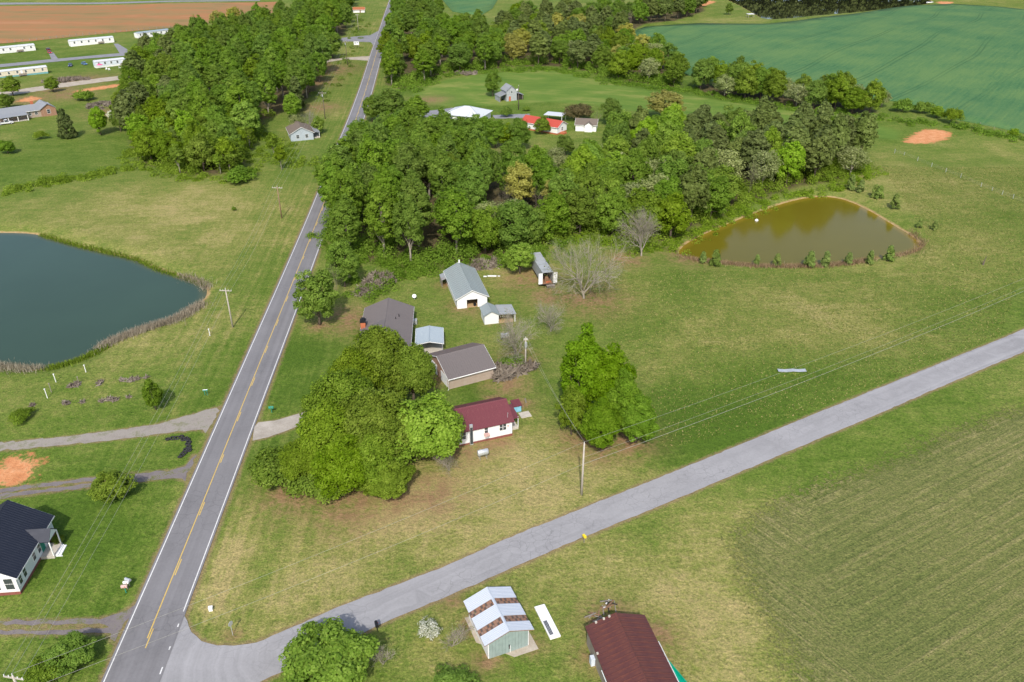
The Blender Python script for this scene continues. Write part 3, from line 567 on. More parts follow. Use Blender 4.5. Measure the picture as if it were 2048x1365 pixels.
def leafy(hgt, r, z0, ncl, nlf, size, r0, leafmat, bark=BARK, shape='round', **kw):
    def fn(seed):
        V, Fc, tint, C = crown_data(seed, r, z0, hgt, ncl, nlf, size, shape, **kw)
        cr = mesh_np('crown', V, Fc, {'tint': ('FACE', tint)}); cr.materials.append(leafmat)
        tr = limb_mesh('trunk', seed, C, hgt, z0, r0); tr.materials.append(bark); return dict(h=hgt, r=r, parts=[('trunk', tr), ('crown', cr)])
    return fn
def bare(hgt, spread, r0, nleaf, leaf, leafmat, bark, **kw):
    def fn(seed):
        tr, tw, lv = bare_meshes(seed, hgt, spread, r0, nleaf, leaf, **kw); tr.materials.append(bark); tw.materials.append(bark)
        co = np.array([v.co for v in tw.vertices]); return dict(h=float(co[:, 2].max()), r=float(np.percentile(np.hypot(co[:, 0], co[:, 1]), 96)), parts=[('trunk', tr), ('twigs', tw)] + ([('leaves', lv, leafmat)] if lv else []))
    return fn
make_kind('poplar', 5, leafy(22, 5.2, 4.0, 130, 11000, 0.42, 0.36, LEAF['poplar'], BARK_PALE, 'tall', clump=0.165))
make_kind('green', 4, leafy(15, 5.6, 0.8, 130, 10500, 0.40, 0.32, LEAF['poplar'], BARK, 'round', clump=0.165))
make_kind('bright', 4, leafy(15, 5.4, 0.8, 130, 10500, 0.40, 0.32, LEAF['maple'], BARK, 'round', clump=0.165))
make_kind('olive', 4, leafy(15, 5.2, 0.8, 125, 9500, 0.40, 0.32, LEAF['oak'], BARK, 'tall', clump=0.17))
make_kind('tan', 3, leafy(16, 5.0, 2.0, 100, 6500, 0.40, 0.32, LEAF['tan'], BARK, 'round', clump=0.17))
make_kind('pine', 4, leafy(18, 4.4, 2.5, 120, 8500, 0.44, 0.30, LEAF['pine'], BARK, 'tall', asp=1.9, clump=0.17))
make_kind('pale', 3, leafy(14, 4.6, 2.0, 90, 3200, 0.36, 0.25, LEAF['grey'], BARK_PALE, 'round', clump=0.22))
make_kind('cedar', 3, leafy(9, 3.0, 0.3, 80, 6000, 0.30, 0.16, LEAF['cedar'], BARK, 'cone', asp=1.8, clump=0.22))
make_kind('plum', 2, leafy(7, 5.0, 0.8, 80, 6000, 0.32, 0.20, LEAF['plum'], BARK, 'spread', clump=0.2))
make_kind('oak_near', 4, leafy(15, 6.2, 1.2, 190, 30000, 0.30, 0.42, LEAF['oak'], BARK, 'tall', clump=0.155))
make_kind('lime_near', 3, leafy(16, 5.4, 0.8, 180, 30000, 0.29, 0.35, LEAF['lime'], BARK, 'tall', clump=0.16))
make_kind('maple_near', 2, leafy(11, 6.6, 0.8, 170, 22000, 0.34, 0.30, LEAF['maple'], BARK, 'round', clump=0.165))
make_kind('bush', 3, leafy(2.6, 2.0, -0.3, 50, 3000, 0.20, 0.06, LEAF['poplar'], BARK, 'spread', clump=0.24, low=-0.2))
make_kind('bush_olive', 3, leafy(3.4, 2.6, -0.3, 70, 5000, 0.19, 0.08, LEAF['oak'], BARK, 'spread', clump=0.22, low=-0.2))
make_kind('young_pine', 3, leafy(3.4, 1.2, 0.2, 40, 1300, 0.24, 0.06, LEAF['young'], BARK, 'cone', asp=2.8, clump=0.24))
make_kind('blossom', 2, leafy(3.2, 1.7, 0.4, 40, 1300, 0.17, 0.05, LEAF['white'], BARK_PALE, 'spread', clump=0.26))
make_kind('bare', 3, bare(13, 1.0, 0.24, 1500, 0.15, LEAF['bare'], BARK_PALE, depth=5, upright=0.35, split=4, stem=0.10))
make_kind('bare_bush', 2, bare(4.2, 0.75, 0.08, 200, 0.10, LEAF['bare'], BARK_PALE, depth=4, upright=1.2, split=4, stem=0.12))
make_kind('bare_brown', 3, bare(13, 0.8, 0.20, 300, 0.22, LEAF['bare'], M_plain('bark_brown', (0.20, 0.165, 0.125), 0.9, 0.1, var=0.3), depth=5, upright=0.8, stem=0.2))
make_kind('sapling', 4, leafy(12, 2.4, 3.0, 60, 2600, 0.34, 0.14, LEAF['oak'], BARK_PALE, 'tall', clump=0.24))
KDESC = {'poplar': ('tall_tree', 'tall green leafy tree', 'tree'), 'green': ('broadleaf_tree', 'rounded green leafy tree', 'tree'), 'bright': ('broadleaf_tree', 'yellow-green leafy tree', 'tree'), 'olive': ('broadleaf_tree', 'olive-green leafy tree', 'tree'),
 'tan': ('flowering_tree', 'tan-yellow tree in catkin', 'tree'), 'pine': ('pine_tree', 'dark green pine tree', 'pine tree'), 'pale': ('budding_tree', 'pale grey-green budding tree', 'tree'), 'cedar': ('cedar_tree', 'dark conical cedar tree', 'cedar'),
 'plum': ('plum_tree', 'low dark purplish tree', 'tree'), 'oak_near': ('oak_tree', 'large olive-green oak', 'tree'), 'lime_near': ('broadleaf_tree', 'bright green tree', 'tree'), 'maple_near': ('broadleaf_tree', 'light green tree', 'tree'),
 'bush': ('bush', 'low green bush', 'bush'), 'bush_olive': ('bush', 'olive-green bush', 'bush'), 'young_pine': ('young_pine', 'small young pine', 'pine tree'), 'blossom': ('flowering_shrub', 'white flowering shrub', 'shrub'),
 'bare': ('bare_tree', 'bare grey tree', 'tree'), 'bare_bush': ('bare_shrub', 'leafless upright shrub', 'shrub'), 'bare_brown': ('bare_tree', 'bare brown tree', 'tree'), 'sapling': ('sapling', 'slender young tree', 'tree')}
TREES = []; tr_rng = random.Random(5)
def project(x, y, z):
    dy, dz = y, z-CAM_H; depth = dy*math.cos(PITCH) - dz*math.sin(PITCH); up = dy*math.sin(PITCH) + dz*math.cos(PITCH)
    return 1024 + FOC*x/depth, 682.5 - FOC*up/depth
def plant(kind, x, y, hgt, r, zone=None, label=None, rz=None, z=None):
    v = VAR[kind][tr_rng.randrange(len(VAR[kind]))]; nm, desc, cat = KDESC[kind]
    root = link(nm, None); root.location = (x, y, hz(x, y) if z is None else z); root.rotation_euler = (0, 0, tr_rng.random()*6.28 if rz is None else rz)
    s = r/v['r']; root.scale = (s*tr_rng.uniform(.93, 1.07), s*tr_rng.uniform(.93, 1.07), hgt/v['h'])
    for pt in v['parts']:
        if len(pt) == 3 and not pt[1].materials: pt[1].materials.append(pt[2])
        link(pt[0], pt[1], None, root)
    root['category'] = cat
    if label: root['label'] = label
    TREES.append((root, kind, zone, label, project(x, y, hgt*0.7)[0])); return root
def top_at(u, v, hgt): return G(u, v, hgt)         # ground point below a crown top seen at a pixel
def scatter(poly, zone, spacing, kinds, hr, rr, seed, keep=1.0, maxn=999):
    rs = np.random.default_rng(seed); xs = [p[0] for p in poly]; ys = [p[1] for p in poly]; n = int((max(xs)-min(xs))*(max(ys)-min(ys))/spacing**2*14)
    px = rs.uniform(min(xs), max(xs), n); py = rs.uniform(min(ys), max(ys), n); ok = sdf(px, py, poly) < 0; px = px[ok]; py = py[ok]; acc = []
    for x, y in zip(px, py):
        if all((x-a)**2 + (y-b)**2 > spacing**2 for a, b in acc): acc.append((x, y))
    out = []
    for x, y in acc:
        u, v = project(x, y, 10)
        if u < -60 or u > 2110 or v < -30: continue
        wts = kinds(u, v) if callable(kinds) else kinds; ks = list(wts); k = random.Random(int(x*13+y*7)).choices(ks, [wts[q] for q in ks])[0]
        hs = {'pine': 1.12, 'poplar': 1.22, 'green': 0.97, 'bright': 1.0, 'olive': 0.95, 'tan': 0.9, 'pale': 0.75, 'bare_brown': 0.75, 'cedar': 0.6, 'sapling': 0.7}.get(k, 1)
        hh = rs.uniform(*hr)*hs; rrr = rs.uniform(*rr)*{'pine': 0.85, 'poplar': 0.9, 'sapling': 0.5, 'cedar': 0.6, 'bare_brown': .75}.get(k, 1)
        if len(out) < maxn: out.append(plant(k, x, y, hh, rrr, zone))
    return out

# ------------------------------------------------------------------ vegetation: the woods
def kmid(u, v):
    if u > 1360 and v < 325: return {'pine': 5, 'green': 1.6, 'bright': 1.2, 'pale': .9}
    if u > 1250 and v >= 325: return {'green': 3, 'olive': 2, 'pale': 1.2, 'bare_brown': 1, 'bright': 1.2, 'pine': .5}
    if u > 1130: return {'bright': 3.6, 'green': 2.6, 'pine': .8, 'olive': 1, 'bare_brown': .5, 'pale': .5}
    if u > 960: return {'green': 2.2, 'tan': 1.0, 'bright': 1.2, 'pale': 1.2, 'bare_brown': 1.0, 'poplar': 1}
    return {'poplar': 6, 'green': 2, 'olive': .3}
n_mid = scatter(W_MID, 'mid', 7.4, kmid, (13.5, 18), (4.8, 6.4), 11)
def kleft(u, v):
    if v > 230: return {'sapling': 4, 'olive': 2.2, 'green': 2, 'bright': 1}
    if u < 350: return {'olive': 2, 'pine': 2, 'green': 1.5, 'bright': .6}
    return {'poplar': 7, 'green': 1.5, 'olive': .4}
n_left = scatter(W_LEFT, 'left', 10.0, kleft, (14, 19), (5.2, 7.0), 12)
W_LEFT_LOW = Gs([(275,322),(300,335),(350,348),(430,352),(478,345),(500,300),(520,255),(450,240),(350,235),(270,240)])
n_low = scatter(W_LEFT_LOW, 'left', 5.6, {'sapling': 4, 'olive': 1.6, 'green': 1.0, 'bright': .8}, (11, 15), (4.0, 5.2), 15)
def kfar(u, v):
    if u > 1080 and v < 60: return {'pine': 3, 'green': 2, 'tan': .6, 'bare_brown': .6}
    if u > 1000: return {'olive': 2, 'green': 2, 'tan': .9, 'pale': .7, 'pine': 1.2, 'bright': .6}
    return {'poplar': 3, 'green': 2.5, 'olive': 1}
n_far = scatter(W_FAR, 'far', 11.5, kfar, (13, 17), (5.6, 7.6), 13)
n_row = scatter(W_ROW, 'row', 7.0, {'olive': 4, 'green': 1.5, 'pale': 1.2, 'bare_brown': .6, 'tan': .3}, (12.5, 17), (5.0, 6.6), 14)
print('woods', len(n_mid), len(n_left), len(n_far), len(n_row))
# singles read from the picture: kind, crown-top pixel, height, crown radius, label
SINGLES = [
 ('oak_near', 755, 652, 15.5, 6.2, 'large olive-green oak nearest the brown-roofed ranch house'),
 ('oak_near', 680, 735, 15, 6.6, 'largest olive oak, in the middle of the yard clump by the concrete drive'),
 ('oak_near', 745, 780, 14.5, 6.4, 'olive oak at the heart of the yard clump, left of the bright tree'),
 ('oak_near', 655, 800, 12.5, 6.2, 'olive oak at the left side of the yard clump, over the concrete drive'),
 ('oak_near', 685, 880, 10, 5.6, 'lower olive oak at the front of the yard clump'),
 ('maple_near', 838, 808, 11.0, 7.3, 'light yellow-green tree against the maroon-roofed white house'),
 ('oak_near', 820, 690, 12.5, 4.8, 'olive oak beside the carport at the right of the yard clump'), ('oak_near', 700, 690, 14, 5.4, 'olive oak at the back left of the yard clump'), ('oak_near', 735, 870, 10, 5.0, 'olive oak just left of the light green tree'), ('oak_near', 765, 925, 6.5, 4.4, 'small olive oak below the light green tree at the front of the clump'),
 ('bush_olive', 552, 905, 5.5, 4.6, 'big rounded olive bush left of the yard clump near the road'),
 ('bush_olive', 640, 945, 4.5, 4.2, 'olive bush at the front foot of the yard clump'),
 ('oak_near', 600, 880, 7.5, 4.6, 'small olive oak between the round bush and the yard clump'),
 ('lime_near', 1170, 656, 18, 5.0, 'tallest bright green tree of the group in the pasture corner'),
 ('lime_near', 1220, 690, 15.5, 5.0, 'middle bright green tree of the group in the pasture corner'),
 ('lime_near', 1280, 790, 9.8, 4.0, 'lowest bright green tree at the right of the pasture group'),
 ('olive', 1147, 768, 10.5, 2.9, 'sparse olive tree at the left edge of the pasture group'),
 ('lime_near', 1250, 742, 12.5, 4.2, 'bright green tree right of the middle one in the pasture group'), ('lime_near', 1205, 800, 10, 4.0, 'short bright green tree in front of the pasture group'),
 ('maple_near', 645, 1290, 7.0, 6.1, 'broad bright green tree overhanging the side road at the bottom'),
 
 
 ('olive', 215, 945, 5.0, 3.4, 'round olive tree over the two-track drive at left'),
 ('green', 130, 1285, 4.0, 3.0, 'dark green bush beside the main road at the bottom left'),
 ('bush_olive', 85, 1325, 2.6, 2.6, 'olive bush just left of the dark green roadside bush'),
 
 ('tan', 1120, 348, 15, 5.5, 'tan-yellow catkin tree standing at the wood edge beyond the box trailer'),
 ('bare_brown', 1040, 325, 13, 4.2, 'bare brown tree left of the tan catkin tree'),
 ('tan', 1335, 180, 12, 8.8, 'broad yellow-tan tree standing above the dark pines'),
 ('pine', 1440, 222, 15, 5.0, 'dark pine just right of the broad yellow-tan tree'), ('pine', 1500, 225, 15, 5.0, 'dark pine in the middle of the pine group above the olive pond'),
 ('pine', 1550, 222, 14, 4.6, 'dark pine at the right of the pine group above the olive pond'), ('pine', 1700, 240, 12, 4.4, 'dark pine at the right end of the wood near the clay patch'),
 ('pale', 1665, 222, 13, 4.8, 'pale grey budding tree between the dark pines at the right end'), ('pine', 1480, 270, 14, 4.6, 'lower dark pine in front of the pine group'),
 ('pale', 1310, 175+120, 12, 4, 'pale budding tree amid the bright trees of the middle wood'),
 ('pale', 1110, 290, 13, 4.4, 'whitish budding tree in the wood below the red-roofed house'),
 ('poplar', 780, 175, 15, 7, 'loose green tree overhanging the right side of the main road'), ('poplar', 830, 190, 13, 6, 'green tree right of the one overhanging the main road'),
 ('green', 740, 190, 11, 4.2, 'green tree close to the road below the overhanging one'),
 ('green', 985, 140, 12, 4.0, 'slim green tree beside the weathered grey house'), ('green', 1225, 195, 11, 5.0, 'rounded green tree right of the brown-roofed white garage'),
 ('olive', 1085, 233, 7, 3.4, 'reddish-olive tree in front of the red-roofed house'), ('green', 1040, 235, 12, 4.6, 'green tree left of the red-roofed house'), ('green', 960, 228, 11, 4.6, 'green tree overlapping the right of the hip-roofed house'), ('green', 905, 236, 9, 4.2, 'green tree before the left of the hip-roofed house'), ('poplar', 720, 235, 14, 5.4, 'green tree leaning over the main road above the bend'), ('poplar', 800, 215, 14, 6, 'green tree between the overhanging tree and the hip-roofed house'), ('poplar', 860, 228, 12, 5.5, 'green tree just left of the hip-roofed house drive'), ('green', 925, 232, 10, 4.8, 'green tree right before the hip-roofed house'), ('green', 990, 236, 11, 5.0, 'green tree between the hip-roofed and red-roofed houses'), ('green', 870, 236, 11, 4.8, 'green tree at the left end of the hip-roofed house'), ('tan', 432, 20, 14, 6.0, 'tan tree at the back of the left wood'), ('tan', 465, 14, 13, 5.6, 'tan tree at the back of the left wood, right of the other two'), ('tan', 402, 40, 12, 5.0, 'tan tree at the back left edge of the left wood, nearest the ploughed field'), ('sapling', 541, 262, 10, 2.6, 'slender young tree in the yard left of the grey-roofed house'), ('sapling', 556, 288, 9, 2.3, 'slender young tree in the grass below the grey-roofed house'), ('bright', 634, 232, 7, 2.8, 'yellow-green tree between the grey-roofed house and the lamp pole'), ('olive', 1012, 246, 9, 4.2, 'olive tree at the wood edge below the weathered grey house'), ('green', 1132, 268, 8, 3.4, 'small green tree on the lawn below the red-roofed house'), ('green', 1252, 222, 10, 4.6, 'green tree left of the broad yellow-tan tree'), ('plum', 1157, 208, 6.5, 6.2, 'low dark purplish tree behind the red-roofed house'), ('bare_brown', 1196, 215, 8, 2.4, 'thin leafless tree between the purplish tree and the rounded green tree'),
 ('bush', 1013, 215, 4, 2.6, 'round bush before the weathered grey house'), ('bush', 884, 219, 2.6, 1.4, 'small clipped bush beside the drive of the hip-roofed house'), ('bush', 1053, 213, 2, 1.6, 'small bush beside the lamp pole'),
 ('cedar', 587, 152, 15, 4.8, 'dark broad conifer at the corner of the left wood above the grey house'), ('bright', 580, 185, 11, 4.2, 'yellow-green tree directly behind the grey house'),
 ('pale', 592, 226, 8, 3.2, 'pale budding tree hiding the left of the grey-roofed house'), ('bare', 612, 215, 9, 3.6, 'bare tree in front of the grey house'), 
  
 ('bush', 165, 182, 4.2, 4.4, 'broad dark bush beyond the conical cedar'), ('bush', 255, 180, 5, 3.4, 'green bush at the left edge of the left wood'), ('bush', 270, 188, 4.6, 2.6, 'dark bush beside the left wood'),
 ('blossom', 222, 220, 4.2, 2.4, 'white blossoming shrub between two green trees'), ('blossom', 292, 204, 4.0, 2.6, 'white blossoming shrub at the edge of the left wood'),
 ('olive', 98, 152, 7.5, 3.4, 'half-bare green tree beside the red clay track'), ('olive', 15, 152, 9, 4.6, 'brownish tree at the left edge above the brick house'), ('olive', 5, 185, 7, 4.0, 'dark tree at the left edge beside the brick house'),
 ('bush_olive', 78, 262, 3.2, 2.2, 'small round olive bush in the grass below the brick house'), ('green', 8, 280, 5, 3.4, 'dark green tree at the left edge below the brick house'),
 ('bush', 478, 337, 4.2, 5.4, 'large rounded green bush at the wood edge above the dry meadow'),
  
  
  ('bare_brown', 668, 520, 10, 3.2, 'dead leaning tree beside the half-dead roadside tree'),
 ('bare_brown', 1200, 355, 14, 4.0, 'dead pale-limbed tree in the wood beyond the box trailer'), ('bright', 1040, 480, 9, 3.8, 'loose yellow-green tree left of the box trailer'), ('green', 1065, 410, 12, 4.2, 'green tree behind the box trailer'),
 ('bare_bush', 900, 1252, 3.6, 2.2, 'leafless upright shrub beside the pale metal barn'), ('bare_bush', 763, 1290, 3.4, 1.7, 'leafless upright shrub right of the broad bottom tree'),
 ('blossom', 858, 1243, 2.6, 1.5, 'white flowering shrub left of the pale metal barn'), ('bush', 910, 1352, 2.0, 2.6, 'dark green bush at the bottom edge below the pale metal barn'),
 ('bush_olive', 1910, 215, 6.5, 3.4, 'dark bush at the right end of the hedgerow by the wheat'), ('bright', 2030, 256, 3.6, 2.0, 'small round tree at the wheat edge on the far right'),
 ('pale', 1770, 180, 7.5, 4.0, 'pale budding tree in the hedgerow right of the last tall tree'), ('bush', 1810, 200, 5.0, 4.2, 'green hedgerow bush right of the pale budding tree'), ('bush', 1850, 203, 5.0, 3.8, 'olive hedgerow bush in the middle of the low stretch'), ('bright', 1878, 212, 5.0, 3.2, 'bright hedgerow bush left of the dark end bush'),
 ('green', 1460, 5, 9, 3.6, 'green tree on the bank of the far dark pond'), ('bush_olive', 38, 822, 2.0, 1.9, 'small spreading yellow-green fruit tree above the gravel drive'),
 ('bush', 467, 414, 1.2, .8, 'tiny green bush alone in the dry meadow'), ('bush', 1028, 715, 1.8, 2.6, 'low green bush beside the yard brush pile'),
 ('cedar', 420, 80, 0, 0, ''),
]
for k, u, v, hh, rr, lab in SINGLES:
    if hh: x, y = top_at(u, v, hh); plant(k, x, y, hh, rr, 'single', lab)
for k, u, vb, vt, rr, lab in [('green', 640, 650, 538, 5.0, 'half-dead bushy green tree on the roadside beside the ranch house'), ('green', 690, 574, 480, 4.2, 'dense dark green tree at the wood corner by the road'), ('green', 312, 820, 760, 1.9, 'small upright green tree beside the pale gravel drive'),
        ('cedar', 137, 276, 215, 3.6, 'dark conical cedar in the grass right of the brick house'), ('bright', 202, 270, 211, 4.0, 'yellow-green round tree right of the conical cedar'), ('green', 242, 264, 212, 3.0, 'green tree beside the white blossom'), ('bare', 1168, 597, 460, 8.4, 'wide bare grey tree in the grass right of the box trailer'), ('bare', 1283, 512, 418, 6.4, 'wide bare grey tree at the wood edge left of the olive pond'), ('bare', 1102, 663, 600, 3.6, 'small bare tree in the lawn right of the white shed'),
        ('bare', 1034, 714, 628, 5.2, 'bare tree in the yard beside the grey pole'), ('bare', 899, 942, 897, 2.4, 'small crooked bare tree near the silver oil tank')]:
    x, y = G(u, vb); hh = 2.0
    while project(x, y, hz(x, y)+hh)[1] > vt and hh < 20: hh += 0.1
    plant(k, x, y, hh, rr, 'single', lab)
YP = [(1405,503,526),(1430,500,532),(1513,510,530),(1553,508,532),(1618,502,534),(1650,503,533),(1696,505,528),(1738,502,528),(1777,492,522),(1788,388,418),(1757,372,398),(1748,370,395),(1868,440,460),(1838,438,455),(1700,350,380),(1720,360,385)]
YP.sort(); 
for i, (u, vt, vb) in enumerate(YP):
    x, y = G(u, vb); hh = 2.2
    while project(x, y, hz(x, y)+hh)[1] > vt and hh < 7: hh += 0.1
    plant('young_pine', x, y, hh, hh*0.34, 'single', f'small young pine on the olive pond bank, {i+1}th along from the left' if i > 2 else ['small young pine on the olive pond bank, leftmost', 'small young pine on the olive pond bank, second from the left', 'small young pine on the olive pond bank, third from the left'][i])
ZONE = {'mid': ('in the middle wood', 'trees of the middle wood'), 'left': ('in the left-hand wood', 'trees of the left wood'), 'far': ('in the far wood', 'trees of the far wood'), 'row': ('in the wheat hedgerow', 'hedgerow trees')}
def ordn(i): return {1: 'leftmost', 2: 'second', 3: 'third', 4: 'fourth', 5: 'fifth'}.get(i, f'{i}' + ('th' if 10 <= i % 100 <= 20 else {1: 'st', 2: 'nd', 3: 'rd'}.get(i % 10, 'th')))
buckets = {}
for rec in TREES:
    if rec[2] in ZONE: buckets.setdefault((rec[2], KDESC[rec[1]][1]), []).append(rec)
for (zn, ds), recs in buckets.items():
    for i, rec in enumerate(sorted(recs, key=lambda q: q[4])):
        o = ordn(i+1); rec[0]['label'] = f'{ds} {ZONE[zn][0]}, {o}' + ('' if i == 0 else ' from left') + ' of its kind'; rec[0]['group'] = ZONE[zn][1]

# ------------------------------------------------------------------ vegetation: undergrowth, reeds, brush
def mass(name, pts, mat, label, cat, n_per, rmin, rmax, hmin, hmax, size, asp=1.3, seed=3, spike=False):
    rs = np.random.default_rng(seed); PP = []; NN = []; TT = []
    for (x, y) in pts:
        r = rs.uniform(rmin, rmax); hh = rs.uniform(hmin, hmax); d = sphere_dirs(n_per, rs, 0.0); q = (0.6+0.45*rs.random(n_per))[:, None]
        PP.append(np.array([x, y, hz(x, y)-0.1]) + d*q*np.array([r, r, hh])); NN.append(d + np.array([0, 0, .4]) + rs.normal(size=(n_per, 3))*0.5); TT.append(np.clip(rs.random()*0.5 + 0.5*rs.random(n_per), 0, 1))
    P = np.concatenate(PP); N = np.concatenate(NN); T = np.concatenate(TT); V, Fc = quads(P, N, size, asp, rs)
    return tag(link(name, mesh_np(name, V, Fc, {'tint': ('FACE', T)}), mat), label, cat, kind='stuff')
def along(px, n, spread, seed):
    rs = np.random.default_rng(seed); L = resample(Gs(px), 0.5); ix = rs.integers(0, len(L), n); return [(L[i][0]+rs.normal()*spread, L[i][1]+rs.normal()*spread) for i in ix]
mass('undergrowth', along([(655,460),(690,525),(760,522),(830,540),(880,540),(960,528),(1050,515),(1130,485)], 150, 2.6, 1) + along([(700,560),(740,590),(790,555),(860,545)], 60, 1.6, 2), LEAF['poplar'], 'green undergrowth along the wood edge behind the white barn', 'undergrowth', 170, 0.9, 2.2, 0.8, 2.4, 0.28)
mass('undergrowth', along([(1130,485),(1200,480),(1300,500),(1360,488),(1440,445),(1560,395),(1680,375),(1740,340)], 150, 2.2, 4), LEAF['oak'], 'olive undergrowth along the wood edge beside the olive pond', 'undergrowth', 170, 0.9, 2.2, 0.8, 2.6, 0.28)
mass('undergrowth', along([(262,300),(290,335),(350,350),(430,355),(490,345),(520,270),(600,330),(640,330)], 130, 3.0, 5) + along([(0,390),(60,372),(150,360),(250,335)], 70, 2.0, 6), LEAF['oak'], 'green undergrowth along the foot of the left wood', 'undergrowth', 170, 1.0, 2.6, 0.6, 2.2, 0.34)
mass('undergrowth', along([(790,185),(840,178),(890,150),(960,146),(1100,138),(1230,165),(1370,182)], 130, 3.0, 7) + along([(1378,182),(1500,205),(1620,222),(1740,236),(1850,248),(1930,258),(2048,282)], 140, 2.2, 8), LEAF['poplar'], 'green undergrowth under the far wood and the hedgerow', 'undergrowth', 140, 1.2, 2.8, 0.8, 2.8, 0.4)
mass('undergrowth', along([(640,200),(655,180),(690,140),(720,50),(700,30)], 60, 4.0, 9), LEAF['poplar'], 'scrub growing beside the main road near the far poles', 'undergrowth', 140, 1.2, 2.6, 0.8, 2.2, 0.38)
def inband(poly, front, n, dmax, seed):
    rs = np.random.default_rng(seed); L = Gs(front); xs = [q[0] for q in L]; ys = [q[1] for q in L]; out = []
    X_ = rs.uniform(min(xs)-8, max(xs)+8, n*30); Y_ = rs.uniform(min(ys)-8, max(ys)+dmax+8, n*30); ok = (sdf(X_, Y_, poly) < 0) & (polydist(X_, Y_, L) < dmax)
    return list(zip(X_[ok], Y_[ok]))[:n]
mass('understory', inband(W_MID, [(655,455),(692,528),(760,520),(830,540),(880,535),(960,522),(1040,512),(1120,480)], 90, 12, 61), LEAF['poplar'], 'leafy green understory filling the wood front behind the barns', 'understory', 330, 1.6, 3.0, 1.8, 5.5, 0.34)
mass('understory', inband(W_MID, [(1120,480),(1190,465),(1260,480),(1340,480),(1400,448),(1500,408),(1600,372),(1680,362),(1738,335)], 170, 12, 62), LEAF['oak'], 'olive understory filling the wood front along the olive pond', 'understory', 330, 1.6, 3.0, 1.8, 6.0, 0.34)
mass('understory', inband(W_LEFT, [(285,325),(350,345),(430,350),(480,340),(500,300),(530,240)], 120, 14, 63), LEAF['oak'], 'green understory filling the front of the left wood', 'understory', 260, 1.8, 3.2, 1.8, 5.0, 0.42)
mass('understory', inband(W_FAR, [(775,170),(840,172),(890,145),(1020,134),(1100,132),(1230,160),(1362,176)], 150, 14, 64), LEAF['poplar'], 'green understory filling the front of the far wood', 'understory', 220, 2.0, 3.6, 2.0, 6.0, 0.5)
for lab, px, n, sp, sd in [('grey brush pile at the wood corner above the ranch house', [(735,575),(765,555),(780,560),(725,590)], 26, 1.0, 21), ('dark twiggy brush pile beside the brown-roofed garage', [(995,755),(1012,738),(1050,740)], 20, .7, 22),
        ('bank of grey brush along the gravel track near the mobile homes', [(110,165),(140,160),(180,158)], 40, 1.8, 23), ('heap of cut brush at the edge of the far green field', [(916,150),(955,147)], 18, 1.4, 24), ('brush behind the grey-roofed white barn', [(955,535),(985,528)], 16, 1.0, 25), ('brushy scrub beneath the conical cedar and the blossom', [(185,215),(215,208)], 20, 2.0, 26)]:
    o = mass('brush_pile', along(px, n, sp, sd), LEAF['brush'], lab, 'brush pile', 120, 0.8, 1.7, 0.35, 1.0, 0.5, 6.0, sd)
    del o['kind']
def blades(name, pts, mat, label, cat, hmin, hmax, wid, seed):
    rs = np.random.default_rng(seed); P = np.array(pts); n = len(P); z = h(P[:, 0], P[:, 1]); a = rs.random(n)*6.28; hh = rs.uniform(hmin, hmax, n); lean = rs.normal(size=(n, 2))*0.25
    dx = np.cos(a)*wid/2; dy = np.sin(a)*wid/2; b = np.column_stack([P, z-0.1])
    V = np.stack([b + np.column_stack([dx, dy, dx*0]), b - np.column_stack([dx, dy, dx*0]), b + np.column_stack([lean[:, 0]*hh-dx*.3, lean[:, 1]*hh-dy*.3, hh]), b + np.column_stack([lean[:, 0]*hh+dx*.3, lean[:, 1]*hh+dy*.3, hh])], 1).reshape(-1, 3)
    return tag(link(name, mesh_np(name, V, np.arange(n*4, dtype=np.int32).reshape(-1, 4), {'tint': ('FACE', rs.random(n))}), mat), label, cat, kind='stuff')
blades('reeds', along([(200,690),(232,674),(262,664),(300,650),(340,640),(370,626),(395,608)], 5200, 1.1, 31) + along([(360,550),(400,562),(416,574)], 900, .8, 32), LEAF['reed'], 'pale dead reeds lining the near shore of the teal pond', 'reeds', .5, 1.5, .10, 41)
blades('reeds', along([(-60,735),(0,731),(30,734),(60,735),(75,731)], 1600, 1.1, 33), LEAF['reed'], 'pale dead reeds at the left corner of the teal pond', 'reeds', .5, 1.4, .10, 42)
blades('sedge', along([(1365,512),(1400,520),(1450,526),(1500,531),(1580,533),(1650,531),(1700,526),(1740,519)], 4200, .9, 34) + along([(1780,512),(1815,506),(1840,494),(1846,480),(1820,460)], 700, .8, 35), LEAF['sedge'], 'tan sedge along the bank of the olive pond', 'sedge', .4, 1.1, .14, 43)
blades('sedge', along([(80,464),(110,473),(160,487),(230,503),(275,515),(320,537),(380,556),(410,568)], 3000, .5, 36) + along([(100,732),(140,722),(180,706),(205,692)], 1500, .8, 37), LEAF['oak'], 'green sedge along the far and near shore of the teal pond', 'sedge', .4, 1.0, .16, 44)
# the wood across the far dark pond
rs = np.random.default_rng(77); fw = []
for i in range(60):
    u = 1380 + i*11 + rs.normal()*5; x, y = R(u, -13 + rs.normal()*1.0, 0.0); V, Fc, tn, C = crown_data(500+i, rs.uniform(8, 10), 0.0, rs.uniform(20, 27), 30, 900, 1.7); fw.append((V + np.array([x, y, 0]), tn))
V = np.concatenate([q[0] for q in fw]); tag(link('far_wood', mesh_np('far_wood', V, np.arange(len(V), dtype=np.int32).reshape(-1, 4), {'tint': ('FACE', np.concatenate([q[1] for q in fw]))}), LEAF['pine']), 'dark wood beyond the far pond at top right', 'wood', kind='stuff')

